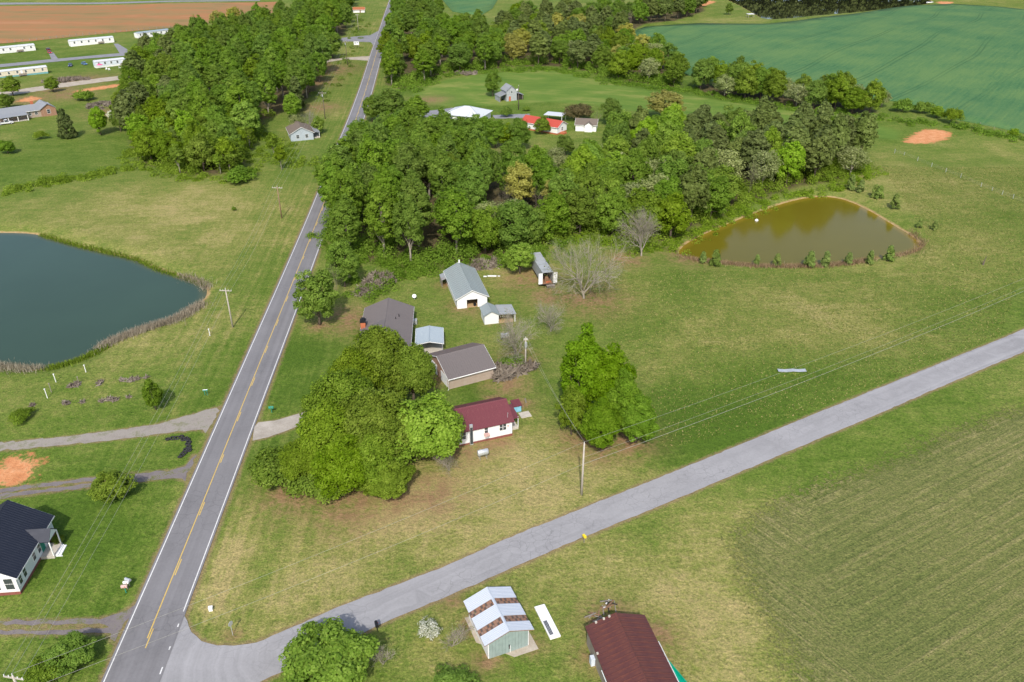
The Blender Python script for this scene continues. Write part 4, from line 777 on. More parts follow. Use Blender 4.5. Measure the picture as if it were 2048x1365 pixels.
# tussocks of rough pasture grass
rs = np.random.default_rng(91); bx = [q[0] for q in tuftpoly]; by = [q[1] for q in tuftpoly]
TX = rs.uniform(min(bx), min(max(bx), 190), 260000); TY = rs.uniform(min(by), max(by), 260000)
ok = (sdf(TX, TY, tuftpoly) < 0) & (np.minimum.reduce([sdf(TX, TY, w[0]) for w in PONDS.values()]) > 1.5) & (sdf(TX, TY, W_MID) > 2) & (sdf(TX, TY, SIDE) > .8) & (np.abs(TX) < TY*.70) & (TY < 270)
TX, TY = TX[ok][:120000], TY[ok][:120000]
t = NT('tussock'); tn = t.attr('tint'); MAT_TUSS = t.bsdf(t.ramp(tn, [(0.0, (0.075, 0.115, 0.022)), (0.45, (0.125, 0.160, 0.036)), (0.8, (0.22, 0.21, 0.07)), (1.0, (0.34, 0.28, 0.13))]), 0.9, 0.1)
o = blades('grass_tussocks', list(zip(TX, TY)), MAT_TUSS, 'tussocks of rough grass scattered over the right-hand pasture', 'grass', .10, .34, .26, 92)

# ------------------------------------------------------------------ buildings: materials and kit
RM = {k: M_rust('roof_'+k, c, r, a, ro, me) for k, c, r, a, ro, me in [
 ('brown', (0.160, 0.140, 0.136), (0.135, 0.115, 0.112), .3, .55, .1), ('brown_rust', (0.175, 0.140, 0.130), (0.20, 0.105, 0.07), .5, .6, .1), ('blue_grey', (0.36, 0.42, 0.46), (0.30, 0.34, 0.36), .35, .45, .25), ('grey_green', (0.30, 0.345, 0.345), (0.24, 0.25, 0.25), .5, .5, .25),
 ('grey_rust', (0.34, 0.36, 0.37), (0.30, 0.20, 0.17), .42, .55, .2), ('maroon', (0.155, 0.044, 0.054), (0.22, 0.09, 0.08), .35, .5, .05), ('slate', (0.022, 0.026, 0.040), (0.040, 0.044, 0.058), .4, .42, .1), ('silver', (0.56, 0.60, 0.66), (0.50, 0.53, 0.58), .3, .4, .25),
 ('red_brown', (0.098, 0.036, 0.034), (0.145, 0.052, 0.036), .62, .55, .05), ('white', (0.62, 0.64, 0.66), (0.50, 0.51, 0.52), .3, .5, .1), ('red', (0.44, 0.075, 0.05), (0.36, 0.06, 0.045), .3, .55, .0), ('shingle', (0.16, 0.13, 0.105), (0.12, 0.10, 0.085), .4, .9, .0),
 ('weather', (0.30, 0.315, 0.33), (0.24, 0.22, 0.21), .4, .5, .2), ('rust_hut', (0.36, 0.13, 0.055), (0.30, 0.10, 0.05), .5, .7, .0), ('trailer', (0.40, 0.42, 0.43), (0.24, 0.25, 0.21), .5, .6, .15)]}
WHITE = M_plain('wall_white_paint', (0.74, 0.74, 0.73), 0.6, var=0.10, scale=0.7); TRIM = M_plain('trim_white', (0.78, 0.78, 0.77), 0.5, var=0.05)
PEEL = M_rust('wall_white_peeling', (0.72, 0.72, 0.70), (0.25, 0.24, 0.22), .18, .8, 0); BLUEWALL = M_plain('wall_blue', (0.20, 0.46, 0.60), 0.7); GREENMETAL = M_plain('wall_green_metal', (0.27, 0.34, 0.325), 0.5, metal=0.1); GREYWALL = M_plain('wall_weathered', (0.33, 0.35, 0.36), 0.8, var=0.3); PALEBLUE = M_plain('wall_pale_siding', (0.56, 0.62, 0.68), 0.7)
t = NT('brick'); b_ = t.n('TexBrick', {'Vector': t.obj(), 'Color1': (0.30, 0.155, 0.095, 1), 'Color2': (0.38, 0.22, 0.14, 1), 'Mortar': (0.42, 0.36, 0.30, 1), 'Scale': 4.0}); BRICK = t.bsdf(t.mix(t.m2('MULTIPLY', t.noise(t.obj(), 1.5, 4), 0.6), b_.outputs['Color'], (0.24, 0.14, 0.09)), 0.9)
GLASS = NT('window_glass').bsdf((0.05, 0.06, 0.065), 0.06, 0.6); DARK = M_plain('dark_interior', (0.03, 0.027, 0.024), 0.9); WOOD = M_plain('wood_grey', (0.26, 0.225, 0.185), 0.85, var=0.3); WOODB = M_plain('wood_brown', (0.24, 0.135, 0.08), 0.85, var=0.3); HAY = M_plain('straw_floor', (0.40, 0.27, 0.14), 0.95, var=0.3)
BLACK = M_plain('black_metal', (0.015, 0.015, 0.017), 0.5); RED_BR = M_plain('brick_red', (0.42, 0.13, 0.06), 0.9, var=0.25); GALV = M_plain('galvanised', (0.52, 0.54, 0.56), 0.35, 0.5, 0.4); FOUND = M_plain('foundation_block', (0.36, 0.32, 0.28), 0.95); REDBRK = M_plain('foundation_red', (0.22, 0.075, 0.06), 0.9)
TEAL = M_plain('plastic_green', (0.0, 0.30, 0.19), 0.4); YELLOW = M_plain('paint_yellow', (0.75, 0.58, 0.03), 0.5); GREENP = M_plain('mailbox_green', (0.02, 0.22, 0.15), 0.5); PINK = M_plain('faded_pink', (0.55, 0.36, 0.33), 0.6); POLEW = M_plain('pole_wood', (0.40, 0.36, 0.31), 0.9, var=0.25, scale=2); POLED = M_plain('pole_wood_dark', (0.12, 0.095, 0.075), 0.9, var=0.25); CERAM = M_plain('insulator', (0.7, 0.7, 0.68), 0.4); WIRE = M_plain('wire_aluminium', (0.36, 0.35, 0.30), 0.5)
SIGNG = M_plain('sign_white', (0.75, 0.76, 0.76), 0.5); RUBBER = M_plain('tyre_rubber', (0.028, 0.028, 0.030), 0.8, var=0.3); CONCW = M_plain('concrete_slab', (0.46, 0.42, 0.36), 0.95, var=0.25)

_panel = {}
def panel_mesh(w, L, mat, ribs=2, rib=0.045):
    key = (round(w, 3), round(L, 3), mat.name, ribs)
    if key not in _panel:
        prof = []
        for i in range(ribs):
            x0 = w*i/ribs; prof += [(x0, 0.012), (x0+0.02, 0.012+rib), (x0+0.065, 0.012+rib), (x0+0.085, 0.012)]
        prof += [(w-0.004, 0.012)]
        n = len(prof); V = [(x, 0, z) for x, z in prof] + [(x, L, z) for x, z in prof] + [(0, 0, -0.01), (w-0.004, 0, -0.01), (w-0.004, L, -0.01), (0, L, -0.01)]
        Fc = [(i, i+1, n+i+1, n+i) for i in range(n-1)] + [(2*n, 2*n+1, 2*n+2, 2*n+3)]
        me = bpy.data.meshes.new('roof_panel'); me.from_pydata(V, [], Fc); me.materials.append(mat); _panel[key] = me
    return _panel[key]
def slope(roof, x0, x1, p_eave, p_ridge, mat, pw, ribs=2, skip=(), rib=0.045):
    """roof panels laid from the eave line up to the ridge line; p = (y, z)"""
    (ya, za), (yb, zb) = p_eave, p_ridge; L = math.hypot(yb-ya, zb-za); n = max(1, round((x1-x0)/pw)); w = (x1-x0)/n; s = 1 if yb > ya else -1
    up = Vector((0, (yb-ya)/L, (zb-za)/L)); ax = Vector((s, 0, 0)); nz = ax.cross(up)
    for i in range(n):
        if i in skip: continue
        o = link('roof_panel', panel_mesh(w, L, mat, ribs, rib), None, roof); org = Vector((x0 + w*i if s > 0 else x0 + w*(i+1), ya, za)) + nz*0.03
        o.matrix_local = Matrix(((ax.x, up.x, nz.x, org.x), (ax.y, up.y, nz.y, org.y), (ax.z, up.z, nz.z, org.z), (0, 0, 0, 1)))
def gable_roof(root, L, W, he, hr, mat, oh=0.35, ohx=0.35, pw=0.9, ribs=2, trim=TRIM, panels=True, offy=0.0, mat2=None, rib=0.045):
    sl = (hr-he)/(W/2); ze = he - sl*oh; x0, x1 = -L/2-ohx, L/2+ohx; yo = W/2+oh
    m = MB(); m.prism([(-yo, ze), (offy, hr), (yo, ze), (yo, ze-0.10), (offy, hr-0.10), (-yo, ze-0.10)], x0, x1, 'x'); roof = m.build('roof', mat, root)
    if panels:
        slope(roof, x0, x1, (-yo, ze), (offy, hr), mat, pw, ribs, rib=rib); slope(roof, x0, x1, (yo, ze), (offy, hr), mat2 or mat, pw, ribs, rib=rib)
        MB().prism([(offy-0.22, hr+0.03-0.22*sl), (offy, hr+0.09), (offy+0.22, hr+0.03-0.22*sl), (offy, hr+0.03)], x0-0.02, x1+0.02, 'x').build('ridge_cap', mat, roof)
    if trim:
        for sy in (-1, 1): MB().box(x0, x1, min(sy*yo, sy*(yo+0.06)), max(sy*yo, sy*(yo+0.06)), ze-0.15, ze+0.0).build('fascia', trim, roof)
        for xx in (x0-0.05, x1+0.004):
            MB().prism([(-yo, ze-0.14), (offy, hr-0.14), (yo, ze-0.14), (yo, ze-0.0), (offy, hr-0.0), (-yo, ze-0.0)], xx, xx+0.046, 'x').build('bargeboard', trim, roof)
    return roof
def gable_walls(root, L, W, he, hr, mat, base=0.4, fm=None, name='wall'):
    sl = (hr-0.11-he)/(W/2); o = MB().prism([(-W/2, base if fm else -0.4), (W/2, base if fm else -0.4), (W/2, he-0.11), (0, hr-0.22), (-W/2, he-0.11)], -L/2, L/2, 'x').build(name, mat, root)
    if fm: MB().box(-L/2+0.02, L/2-0.02, -W/2+0.02, W/2-0.02, -0.4, base).build('foundation', fm, root)
    return o
def window(root, x, y, z, ang, w=0.9, hh=1.3, bars=True):
    mx = Matrix.Translation((x, y, z)) @ Matrix.Rotation(ang, 4, 'Z')    # local +x is outward
    m = MB()
    for a in ((-w/2-.07, -w/2, -hh/2-.07, hh/2+.07), (w/2, w/2+.07, -hh/2-.07, hh/2+.07), (-w/2, w/2, -hh/2-.07, -hh/2), (-w/2, w/2, hh/2, hh/2+.07)): m.box(-0.02, 0.05, a[0], a[1], a[2], a[3], mx)
    if bars: m.box(-0.01, 0.04, -w/2, w/2, -0.025, 0.025, mx)
    f = m.build('window', TRIM, root); MB().box(-0.02, 0.02, -w/2, w/2, -hh/2, hh/2, mx).build('pane', GLASS, f); return f
def door(root, x, y, z, ang, w=0.95, hh=2.05, mat=None, knob=True):
    mx = Matrix.Translation((x, y, z)) @ Matrix.Rotation(ang, 4, 'Z'); d = MB().box(-0.02, 0.05, -w/2, w/2, 0, hh, mx).build('door', mat or TRIM, root)
    if knob: MB().box(0.05, 0.10, w/2-.16, w/2-.10, hh*.45, hh*.48, mx).build('handle', GALV, d)
    return d
def frame_of(p, q): return math.atan2(q[1]-p[1], q[0]-p[0])
PI = math.pi

# ------------------------------------------------------------------ farmstead
b = thing('house', 'long ranch house with brown metal roof and brick chimney, half under trees', 'house', -26.5, 147.6, rad(94))
gable_walls(b, 20.6, 9.8, 2.8, 4.9, BRICK); gable_roof(b, 20.6, 9.8, 2.8, 4.9, RM['brown'], .55, .4, pw=.95)
sl_ = 2.1/4.9; MB().prism([(.05, 4.9+.14), (5.5, 4.9+.14-5.45*sl_), (5.5, 4.9+.02-5.45*sl_), (.05, 4.9+.02)], -10.6, .6, 'x').build('roof_overlay', RM['brown'], b)
ch = MB().box(0.4, 1.7, 4.3, 5.3, 0, 4.3).build('chimney', RED_BR, b); MB().box(0.3, 1.8, 4.2, 5.4, 4.3, 4.62).build('chimney_cap', BLACK, ch); MB().box(0.55, 1.55, 4.45, 5.15, 4.62, 5.0).build('flue', BLACK, ch)
for yy in (7, 3, -1, -5): window(b, yy, -4.9, 1.5, -PI/2, 1.1, 1.2)
for xx, yy in ((2.0, -2.0), (3.4, -2.6)):
    MB().tube([(xx, yy, 3.5), (xx, yy, 4.6)], .08).build('vent_pipe', BLACK, b)
MB().box(7, 8.2, -6.1, -5.2, 0, .9).build('air_conditioner', GALV, b)
b = thing('carport', 'blue-grey metal carport with open front beside the ranch house', 'carport', -17.2, 145.5, rad(95))
gable_roof(b, 6.7, 5.5, 2.45, 3.0, RM['blue_grey'], .15, .1, pw=.75, trim=TRIM)
for x in (-3.2, 0, 3.2):
    for y in (-2.65, 2.65): MB().box(x-.06, x+.06, y-.06, y+.06, -.3, 2.36).build('post', GALV, b)
MB().box(2.9, 3.0, -2.6, 2.6, -.2, 2.3).build('back_wall', M_rust('rusty_sheet', (.38, .38, .37), (.36, .17, .08), .6, .7, .2), b); MB().box(-3.3, 3.3, -2.7, 2.7, -.2, .06).build('slab', CONCW, b)
b = thing('garage', 'brick garage with brown two-slope roof and white doors', 'garage', -10.1, 135.2, rad(27.5))
gable_walls(b, 9.4, 10.0, 2.75, 4.9, BRICK); gable_roof(b, 9.4, 10.0, 2.75, 4.9, RM['brown'], .45, .35, pw=.9, mat2=RM['brown_rust'])
for y in (-2.6, 2.4): door(b, -4.72, y, 0, PI, 3.0, 2.3, TRIM, False)
MB().tube([(-4.9, -5.5, 2.4), (-4.9, -5.15, 2.2), (-4.9, -5.15, .2), (-5.2, -5.3, .05)], .05).build('downspout', TRIM, b)
MB().box(-4.95, 4.95, -5.58, -5.47, 2.42, 2.54).build('gutter', TRIM, b)
MB().box(-7.2, -4.75, -5.0, 5.0, -.2, .05).build('apron', CONCW, b)
b = thing('barn', 'white barn with grey-green metal roof and open doorway', 'barn', -11.0, 171.2, rad(104)); L, W, he, hr = 15.6, 7.0, 2.7, 4.5
gable_roof(b, L, W, he, hr, RM['grey_green'], .4, .4, pw=.95, ribs=1, rib=.06)
MB().box(-L/2, L/2, W/2-.12, W/2, -.3, he-.1).build('side_wall', WHITE, b); MB().box(-L/2, L/2, -W/2, -W/2+.12, -.3, he-.1).build('side_wall', WHITE, b)
gp = [(-W/2+.12, -.3), (W/2-.12, -.3), (W/2-.12, he-.1), (0, hr-.2), (-W/2+.12, he-.1)]; MB().prism(gp, L/2-.12, L/2, 'x').build('back_wall', WHITE, b)
fw_ = MB(); fw_.prism([(-W/2+.12, -.3), (-1.25, -.3), (-1.25, 3.76), (-W/2+.12, he-.1)], -L/2, -L/2+.12, 'x'); fw_.prism([(1.25, -.3), (W/2-.12, -.3), (W/2-.12, he-.1), (1.25, 3.76)], -L/2, -L/2+.12, 'x'); fw_.prism([(-1.25, 2.0), (1.25, 2.0), (1.25, 3.76), (0, hr-.2), (-1.25, 3.76)], -L/2, -L/2+.12, 'x'); fw_.build('front_wall', WHITE, b)
MB().box(-L/2+.1, L/2-.2, -W/2+.2, W/2-.2, -.1, .06).build('floor', HAY, b); MB().box(-L/2+.02, -L/2+.2, -1.45, -1.25, 0, 2.05).build('door_jamb', WOODB, b); MB().box(-L/2+.02, -L/2+.2, 1.25, 1.45, 0, 2.05).build('door_jamb', WOODB, b); MB().box(-L/2+.3, -L/2+.8, -1.0, -.4, .06, .7).build('drum', BLACK, b)
MB().prism([(3.4, 2.5), (5.0, 1.9), (5.0, 1.82), (3.4, 2.42)], L/2-3.5, L/2, 'x').build('lean_to_roof', RM['grey_rust'], b); MB().box(L/2-3.4, L/2-.1, 4.85, 4.95, -.3, 1.86).build('lean_to_wall', WOOD, b); MB().box(L/2-.1, L/2+.2, -.15, .15, 4.4, 5.2).build('roof_post', TRIM, b)
b = thing('shed', 'small peeling white shed with grey roof and rusty open lean-to', 'shed', -4.95, 157.6, rad(103)); 
gable_walls(b, 4.2, 3.2, 2.25, 3.15, PEEL); gable_roof(b, 4.2, 3.2, 2.25, 3.15, RM['grey_green'], .25, .25, pw=.8, ribs=1, trim=None)
lr = MB().prism([(-1.75, 2.32), (-5.5, 2.0), (-5.5, 1.93), (-1.75, 2.25)], -2.4, 2.4, 'x').build('lean_to_roof', RM['grey_rust'], b); slope(lr, -2.4, 2.4, (-5.5, 2.0), (-1.75, 2.32), RM['grey_rust'], .8, 1)
for x in (-2.2, 2.2): MB().box(x-.07, x+.07, -5.3, -5.16, -.3, 1.95).build('post', TRIM, b)
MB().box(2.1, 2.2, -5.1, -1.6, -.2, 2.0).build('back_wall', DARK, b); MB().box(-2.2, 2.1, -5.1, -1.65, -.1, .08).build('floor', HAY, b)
for i in range(7): MB().box(-1.9, -1.82, -5.0+i*.48, -4.84+i*.48, 1.35+.12*math.sin(i*2), 1.9).build('hanging_slat', WOOD, b)
b = thing('box_trailer', 'grey weather-stained box trailer with open white rear doors', 'trailer', 7.2, 180.0, rad(103))
MB().box(-6.2, 6.2, 1.25, 1.33, 1.0, 3.85).build('side_wall', RM['trailer'], b); MB().box(-6.2, 6.2, -1.33, -1.25, 1.0, 3.85).build('side_wall', RM['trailer'], b); MB().box(6.1, 6.2, -1.25, 1.25, 1.0, 3.85).build('front_wall', RM['trailer'], b)
MB().box(-6.25, 6.2, -1.33, 1.33, 3.85, 3.93).build('roof', RM['trailer'], b); MB().box(-6.2, 6.1, -1.25, 1.25, .9, 1.02).build('floor', WOODB, b)
for y, w_ in ((1.36, .95), (-1.36, -.1)):
    dd = MB().box(-6.3, -6.24, min(y, y+(w_ if y > 0 else -.95)), max(y, y+(w_ if y > 0 else -.95)), 1.0, 3.8).build('rear_door', TRIM if y > 0 else PEEL, b); MB().box(-6.33, -6.3, y+(.4 if y > 0 else -.5), y+(.44 if y > 0 else -.46), 1.1, 3.7).build('lock_bar', GALV, dd)
for x in (-4.6, -3.4):
    for y in (-1.05, 1.05): MB().lathe([(.0, -.14), (.5, -.14), (.5, .14), (.0, .14)], 14, Matrix.Translation((x, y, .5)) @ Matrix.Rotation(PI/2, 4, 'X')).build('wheel', RUBBER, b)
MB().box(-6.2, 6.0, -.9, .9, .62, .88).build('chassis', BLACK, b); MB().box(-5.9, -5.5, -.9, .3, 1.02, 1.3).build('junk', RED_BR, b); MB().box(-5.2, -4.6, -.4, .4, 1.02, 2.2).build('crate', WOODB, b)
b = thing('wooden_steps', 'grey wooden step platform before the box trailer doors', 'steps', *G(1101, 576), rad(14))
MB().box(-1.0, 1.0, -.5, .5, .62, .72).build('deck', WOOD, b)
for x in (-.95, 0, .95): MB().box(x-.05, x+.05, -.5, -.4, -.1, .62).build('leg', WOOD, b)
MB().box(-1.0, 1.0, -.55, -.45, .25, .33).build('rail', WOOD, b)
# white house with maroon roof
b = thing('house', 'small white house with maroon ribbed metal roof', 'house', -5.9, 115.3, rad(20.5)); L, W, he, hr = 9.9, 7.4, 3.3, 5.3
gable_walls(b, L, W, he, hr, WHITE, .45, REDBRK); gable_roof(b, L, W, he, hr, RM['maroon'], .35, .3, pw=.9, ribs=3, trim=None)
for x in (2.9, 3.55): window(b, x, -W/2, 2.2, -PI/2, .55, 1.3)
window(b, .2, -W/2, 2.3, -PI/2, .6, 1.3); window(b, -3.9, -W/2, 2.1, -PI/2, .8, 1.4)
ac = MB().box(-.25, .65, -W/2-.6, -W/2-.05, 1.35, 1.75).build('window_air_conditioner', PINK, b); MB().box(-.1, .5, -W/2-.5, -W/2-.06, .9, 1.33).build('bracket', GALV, ac)
MB().box(-2.85, -2.3, -W/2-.32, -W/2-.01, 0, 4.2).build('chimney', GALV, b); MB().box(-2.8, -2.35, -W/2-.36, -W/2-.33, .3, 3.7).build('chimney_panel', GLASS, b)
MB().box(2.6, 5.0, -W/2-.03, -W/2+.02, .0, .45).build('foundation_board', REDBRK, b); MB().box(4.1, 4.25, -W/2-.05, -W/2-.0, 2.1, 2.35).build('meter_box', RED_BR, b)
MB().tube([(4.3, -3.2, 3.4), (4.3, -3.2, 4.6), (4.3, -3.5, 4.7)], .04).build('service_mast', GALV, b)
pr = MB().prism([(1.6, 2.85), (-2.3, 2.45), (-2.3, 2.38), (1.6, 2.78)], 5.3, 6.8, 'x').build('porch_roof', RM['maroon'], b); MB().box(5.4, 6.7, -2.2, 1.5, -.2, .35).build('porch_floor', CONCW, b)
for y in (-2.1, 1.4): MB().box(6.6, 6.7, y-.05, y+.05, .35, 2.5).build('porch_post', TRIM, b)
door(b, 4.96, -.6, .45, 0)
MB().prism([(-2.2, 3.1), (-3.9, 2.6), (-3.9, 2.53), (-2.2, 3.03)], -6.6, -5.28, 'x').build('side_porch_roof', RM['maroon'], b)
b = thing('shed', 'tiny sky-blue shed with maroon lid roof behind the white house', 'shed', .75, 121.6, rad(20))
MB().box(-.75, .75, -.7, .7, -.1, 1.35).build('wall', BLUEWALL, b); rf = MB().prism([(-.9, 1.4), (.9, 1.75), (.9, 1.68), (-.9, 1.33)], -.85, .85, 'x').build('roof', RM['maroon'], b); slope(rf, -.85, .85, (-.9, 1.41), (.9, 1.76), RM['maroon'], .57, 2); door(b, -.76, 0, .1, PI, .5, 1.1, GREENP)
MB().box(-.3, .3, .7, .74, .5, 1.0).build('hatch', TRIM, b)
b = thing('oil_tank', 'silver oil tank on thin legs in front of the white house', 'tank', *G(966, 918), rad(20))
pr_ = [(.0, -.95), (.36, -.92), (.42, -.85), (.42, .85), (.36, .92), (.0, .95)]; MB().lathe(pr_, 18, Matrix.Translation((0, 0, 1.35)) @ Matrix.Rotation(PI/2, 4, 'Y') @ Matrix.Diagonal((1.35, 1, 1, 1))).build('tank', GALV, b, True)
for x in (-.6, .6):
    for y in (-.3, .3): MB().tube([(x, y, -.2), (x, y, 1.1)], .035).build('leg', GALV, b)
MB().tube([(-.5, 0, 1.8), (-.5, 0, 2.15)], .05).build('filler_pipe', GALV, b); MB().tube([(.4, 0, 1.8), (.4, 0, 2.0)], .06).build('cap', GALV, b)
b = thing('concrete_pad', 'square stained concrete pad right of the maroon-roofed house', 'pad', *G(1050, 830), rad(20)); MB().box(-1, 1, -.9, .9, -.1, .07).build('slab', CONCW, b)
b = thing('board', 'pale board leaning in the grass beside the tiny blue shed', 'board', *G(1052, 806), rad(70)); MB().prism([(-.1, 0), (.0, 0), (.25, .9), (.15, .9)], -.2, .2, 'x').build('plank', WOOD, b)

# ------------------------------------------------------------------ bottom of the picture
b = thing('house', 'white house with black standing-seam roof at the bottom left', 'house', -71.6, 82.3, rad(95.5)); L, W, he, hr = 11.6, 10.0, 3.5, 6.6
gable_walls(b, L, W, he, hr, WHITE, .55, REDBRK); gable_roof(b, L, W, he, hr, RM['slate'], .45, .35, pw=.8, ribs=2)
for x in (-4.9, -3.6, 1.0): window(b, x, -W/2, 1.9, -PI/2, .75, 1.5)
for x in (-.6, 4.0): window(b, x, -W/2, 1.95, -PI/2, .75, 1.4)
for y in (-4.0, -2.2, -.4): window(b, -L/2, y, 2.0, PI, 1.1, 1.9)
door(b, -L/2, 1.8, .55, PI)
pg = MB().prism([(.6, 3.2), (2.0, 4.5), (3.4, 3.2), (3.4, 3.1), (2.0, 4.4), (.6, 3.1)], -W/2-1.9, -W/2+1.5, 'y').build('porch_roof', RM['slate'], b); MB().prism([(.75, 3.12), (3.25, 3.12), (2.0, 4.3)], -W/2-1.85, -W/2-1.75, 'y').build('porch_gable', TRIM, pg)
for x in (.75, 3.25): MB().box(x-.07, x+.07, -W/2-1.85, -W/2-1.71, .5, 3.1).build('porch_post', TRIM, b)
MB().box(.6, 3.4, -W/2-1.9, -W/2, -.2, .55).build('porch_floor', CONCW, b)
for i in range(3): MB().box(.9, 3.1, -W/2-2.25-.35*i, -W/2-1.9-.35*i, -.2, .42-.14*i).build('step', TRIM, b)
door(b, 2.0, -W/2, .55, -PI/2, mat=GREENP)
dw = MB().prism([(-1.6, 6.5), (0, 7.3), (1.6, 6.5), (1.6, 6.4), (0, 7.2), (-1.6, 6.4)], -0.2, 7.0, 'y').build('rear_wing_roof', RM['slate'], b)
MB().box(-2.8, 2.8, W/2-.1, W/2+4, -.3, 3.2).build('rear_wing', WHITE, b); MB().prism([(-3.2, 3.2), (0, 5.6), (3.2, 3.2), (3.2, 3.1), (0, 5.5), (-3.2, 3.1)], 1.2, W/2+4.3, 'y').build('rear_roof', RM['slate'], b)
b = thing('wreath_bush', 'round twiggy shrub beside the white house steps', 'bush', *G(118, 1085)); 
mass_m = VAR['bush_olive'][0]['parts']; root = b
for nm_, me_ in mass_m: o = link(nm_ if nm_ == 'trunk' else 'crown', me_, None, b); o.scale = (.34, .34, .4)
b['category'] = 'bush'; b.name = 'bush'
b = thing('metal_barn', 'pale metal barn with rusty skylight strips and green front', 'barn', -1.75, 70.4, rad(112.7)); L, W, he, hr = 6.9, 5.4, 3.1, 4.1
gable_walls(b, L, W, he, hr, WHITE); sl = (hr-he)/(W/2); oh = .55; yo = W/2+oh; ze = he-sl*oh
roof = MB().prism([(-yo, ze-.1), (0, hr-.1), (yo, ze-.1), (yo, ze-.16), (0, hr-.16), (-yo, ze-.16)], -L/2-.3, L/2+.3, 'x').build('roof', WOODB, b)
SKY1 = M_plain('skylight_dark', (.10, .075, .065), .5); SKY2 = M_rust('skylight_rust', (.30, .16, .10), (.20, .18, .17), .5, .6, 0)
n = 15; x0, x1 = -L/2-.35, L/2+.35; strips_ = {3, 4, 9, 10}
for s_ in (-1, 1):
    slope(roof, x0, x1, (s_*yo, ze), (0, hr), RM['silver'], (x1-x0)/n, 2, skip={k if s_ < 0 else k for k in strips_})
    Ls = math.hypot(yo, hr-ze)
    for k in strips_:
        xa = x0 + (x1-x0)/n*k; w_ = (x1-x0)/n
        for j in range(11):
            f0 = j/11+.012; f1 = (j+1)/11-.012; P = lambda f, dz=0: (s_*yo*(1-f), ze+(hr-ze)*f+dz)
            mt = SKY1 if (j*3+k*2) % 5 < 2 else SKY2
            (y_a, z_a), (y_b, z_b) = P(f0), P(f1); MB().add([(xa+.03, y_a, z_a), (xa+w_-.03, y_a, z_a), (xa+w_-.03, y_b, z_b), (xa+.03, y_b, z_b), (xa+.03, y_a, z_a-.04), (xa+w_-.03, y_a, z_a-.04), (xa+w_-.03, y_b, z_b-.04), (xa+.03, y_b, z_b-.04)], [(0,1,2,3),(7,6,5,4),(0,4,5,1),(1,5,6,2),(2,6,7,3),(3,7,4,0)]).build('skylight_pane', mt, roof)
MB().prism([(-.2, hr-.02), (0, hr+.09), (.2, hr-.02), (0, hr+.03)], x0, x1, 'x').build('ridge_cap', RM['silver'], roof)
for i in range(12):
    y0_ = -W/2+.1+i*(W-.2)/12; MB().prism([(y0_+.01, .05), (y0_+(W-.2)/12-.01, .05), (y0_+(W-.2)/12-.01, he-.2+sl*(W/2-abs(y0_+(W-.2)/24))), (y0_+.01, he-.2+sl*(W/2-abs(y0_+(W-.2)/24)))], -L/2-.06, -L/2-.01, 'x').build('front_board', GREENMETAL, b)
MB().box(-L/2-.12, -L/2-.07, -.12, .0, .7, 1.4).build('door_handle', BLACK, b); MB().box(-L/2-.14, -L/2-.08, -.2, -.14, .0, 1.2).build('pipe', TRIM, b)
MB().box(-L/2-1.0, L/2+.2, -W/2-.9, W/2+.5, -.2, .045).build('gravel_apron', G_TRACK, b)
b = thing('metal_barn', 'rusty red-brown metal-roofed barn cut off by the bottom edge', 'barn', 14.6, 62.3, rad(103.7)); L, W, he, hr = 14.5, 7.3, 3.0, 4.3
gable_walls(b, L, W, he, hr, WOOD); gable_roof(b, L, W, he, hr, RM['red_brown'], .25, .2, pw=.75, ribs=1, trim=None, rib=.07)
MB().box(-3, 3.3, -W/2-.42, -W/2-.36, 2.7, 2.9).build('gutter', TRIM, b); MB().box(-L/2, 1.0, W/2+.36, W/2+.42, 2.75, 2.9).build('gutter', TRIM, b)
for i, (x, y) in enumerate([(L/2+.05, 2.6), (L/2+.05, 1.6), (L/2+.05, .9), (3.2, 3.8)]): MB().box(x-.12, x+.12, y-.12, y+.12, hr-(hr-he)/(W/2)*abs(y)+.05, hr-(hr-he)/(W/2)*abs(y)+.25).build('block', CONCW, b)
MB().box(3.9, 4.6, W/2+.05, W/2+.55, .0, 1.2).build('wall_heater', PALEBLUE, b)
b = thing('white_panel', 'long white roof panel with ribbed grey vent lying on grass', 'panel', *R(1094.5, 1245, .3), rad(110)); MB().box(-2.75, 2.75, -.72, .72, .02, .32).build('panel', TRIM, b, bevel=.04)
vn = MB().box(-2.3, .1, .05, .6, .32, .35).build('vent', GALV, b)
for i in range(3): MB().box(-2.25, .05, .11+i*.16, .19+i*.16, .35, .38).build('vent_slot', BLACK, vn)
b = thing('green_slide', 'long bright green plastic strip beside the red-brown barn', 'plastic strip', *R(1349, 1350, .2), rad(118)); MB().prism([(-.42, .02), (.42, .02), (.5, .3), (.4, .3), (.34, .1), (-.34, .1), (-.4, .3), (-.5, .3)], -2.6, 2.6, 'x').build('trough', TEAL, b)
for lab, cu, cv, n_, sd in [('heap of weathered scrap boards at the back left of the red barn', 1188, 1238, 9, 1), ('heap of scrap poles and white boards behind the red barn ridge', 1215, 1217, 10, 2)]:
    rr = random.Random(sd); b = thing('scrap_heap', lab, 'scrap heap', *G(cu, cv))
    for i in range(n_):
        a = rr.uniform(-.4, .5) + (1.1 if i % 3 == 0 else 0); l = rr.uniform(.8, 1.9); mx = Matrix.Translation((rr.uniform(-.7, .7), rr.uniform(-.5, .5), .12+i*.09)) @ Matrix.Rotation(a, 4, 'Z') @ Matrix.Rotation(rr.uniform(-.15, .15), 4, 'Y')
        MB().box(-l/2, l/2, -.08, .08, -.03, .03, mx).build('plank', [WOOD, WOODB, TRIM, DARK][i % 4 if sd == 2 else i % 2], b)
    if sd == 2: MB().box(.95, 1.05, -1.2, 1.0, .2, .3).build('long_post', WOOD, b)

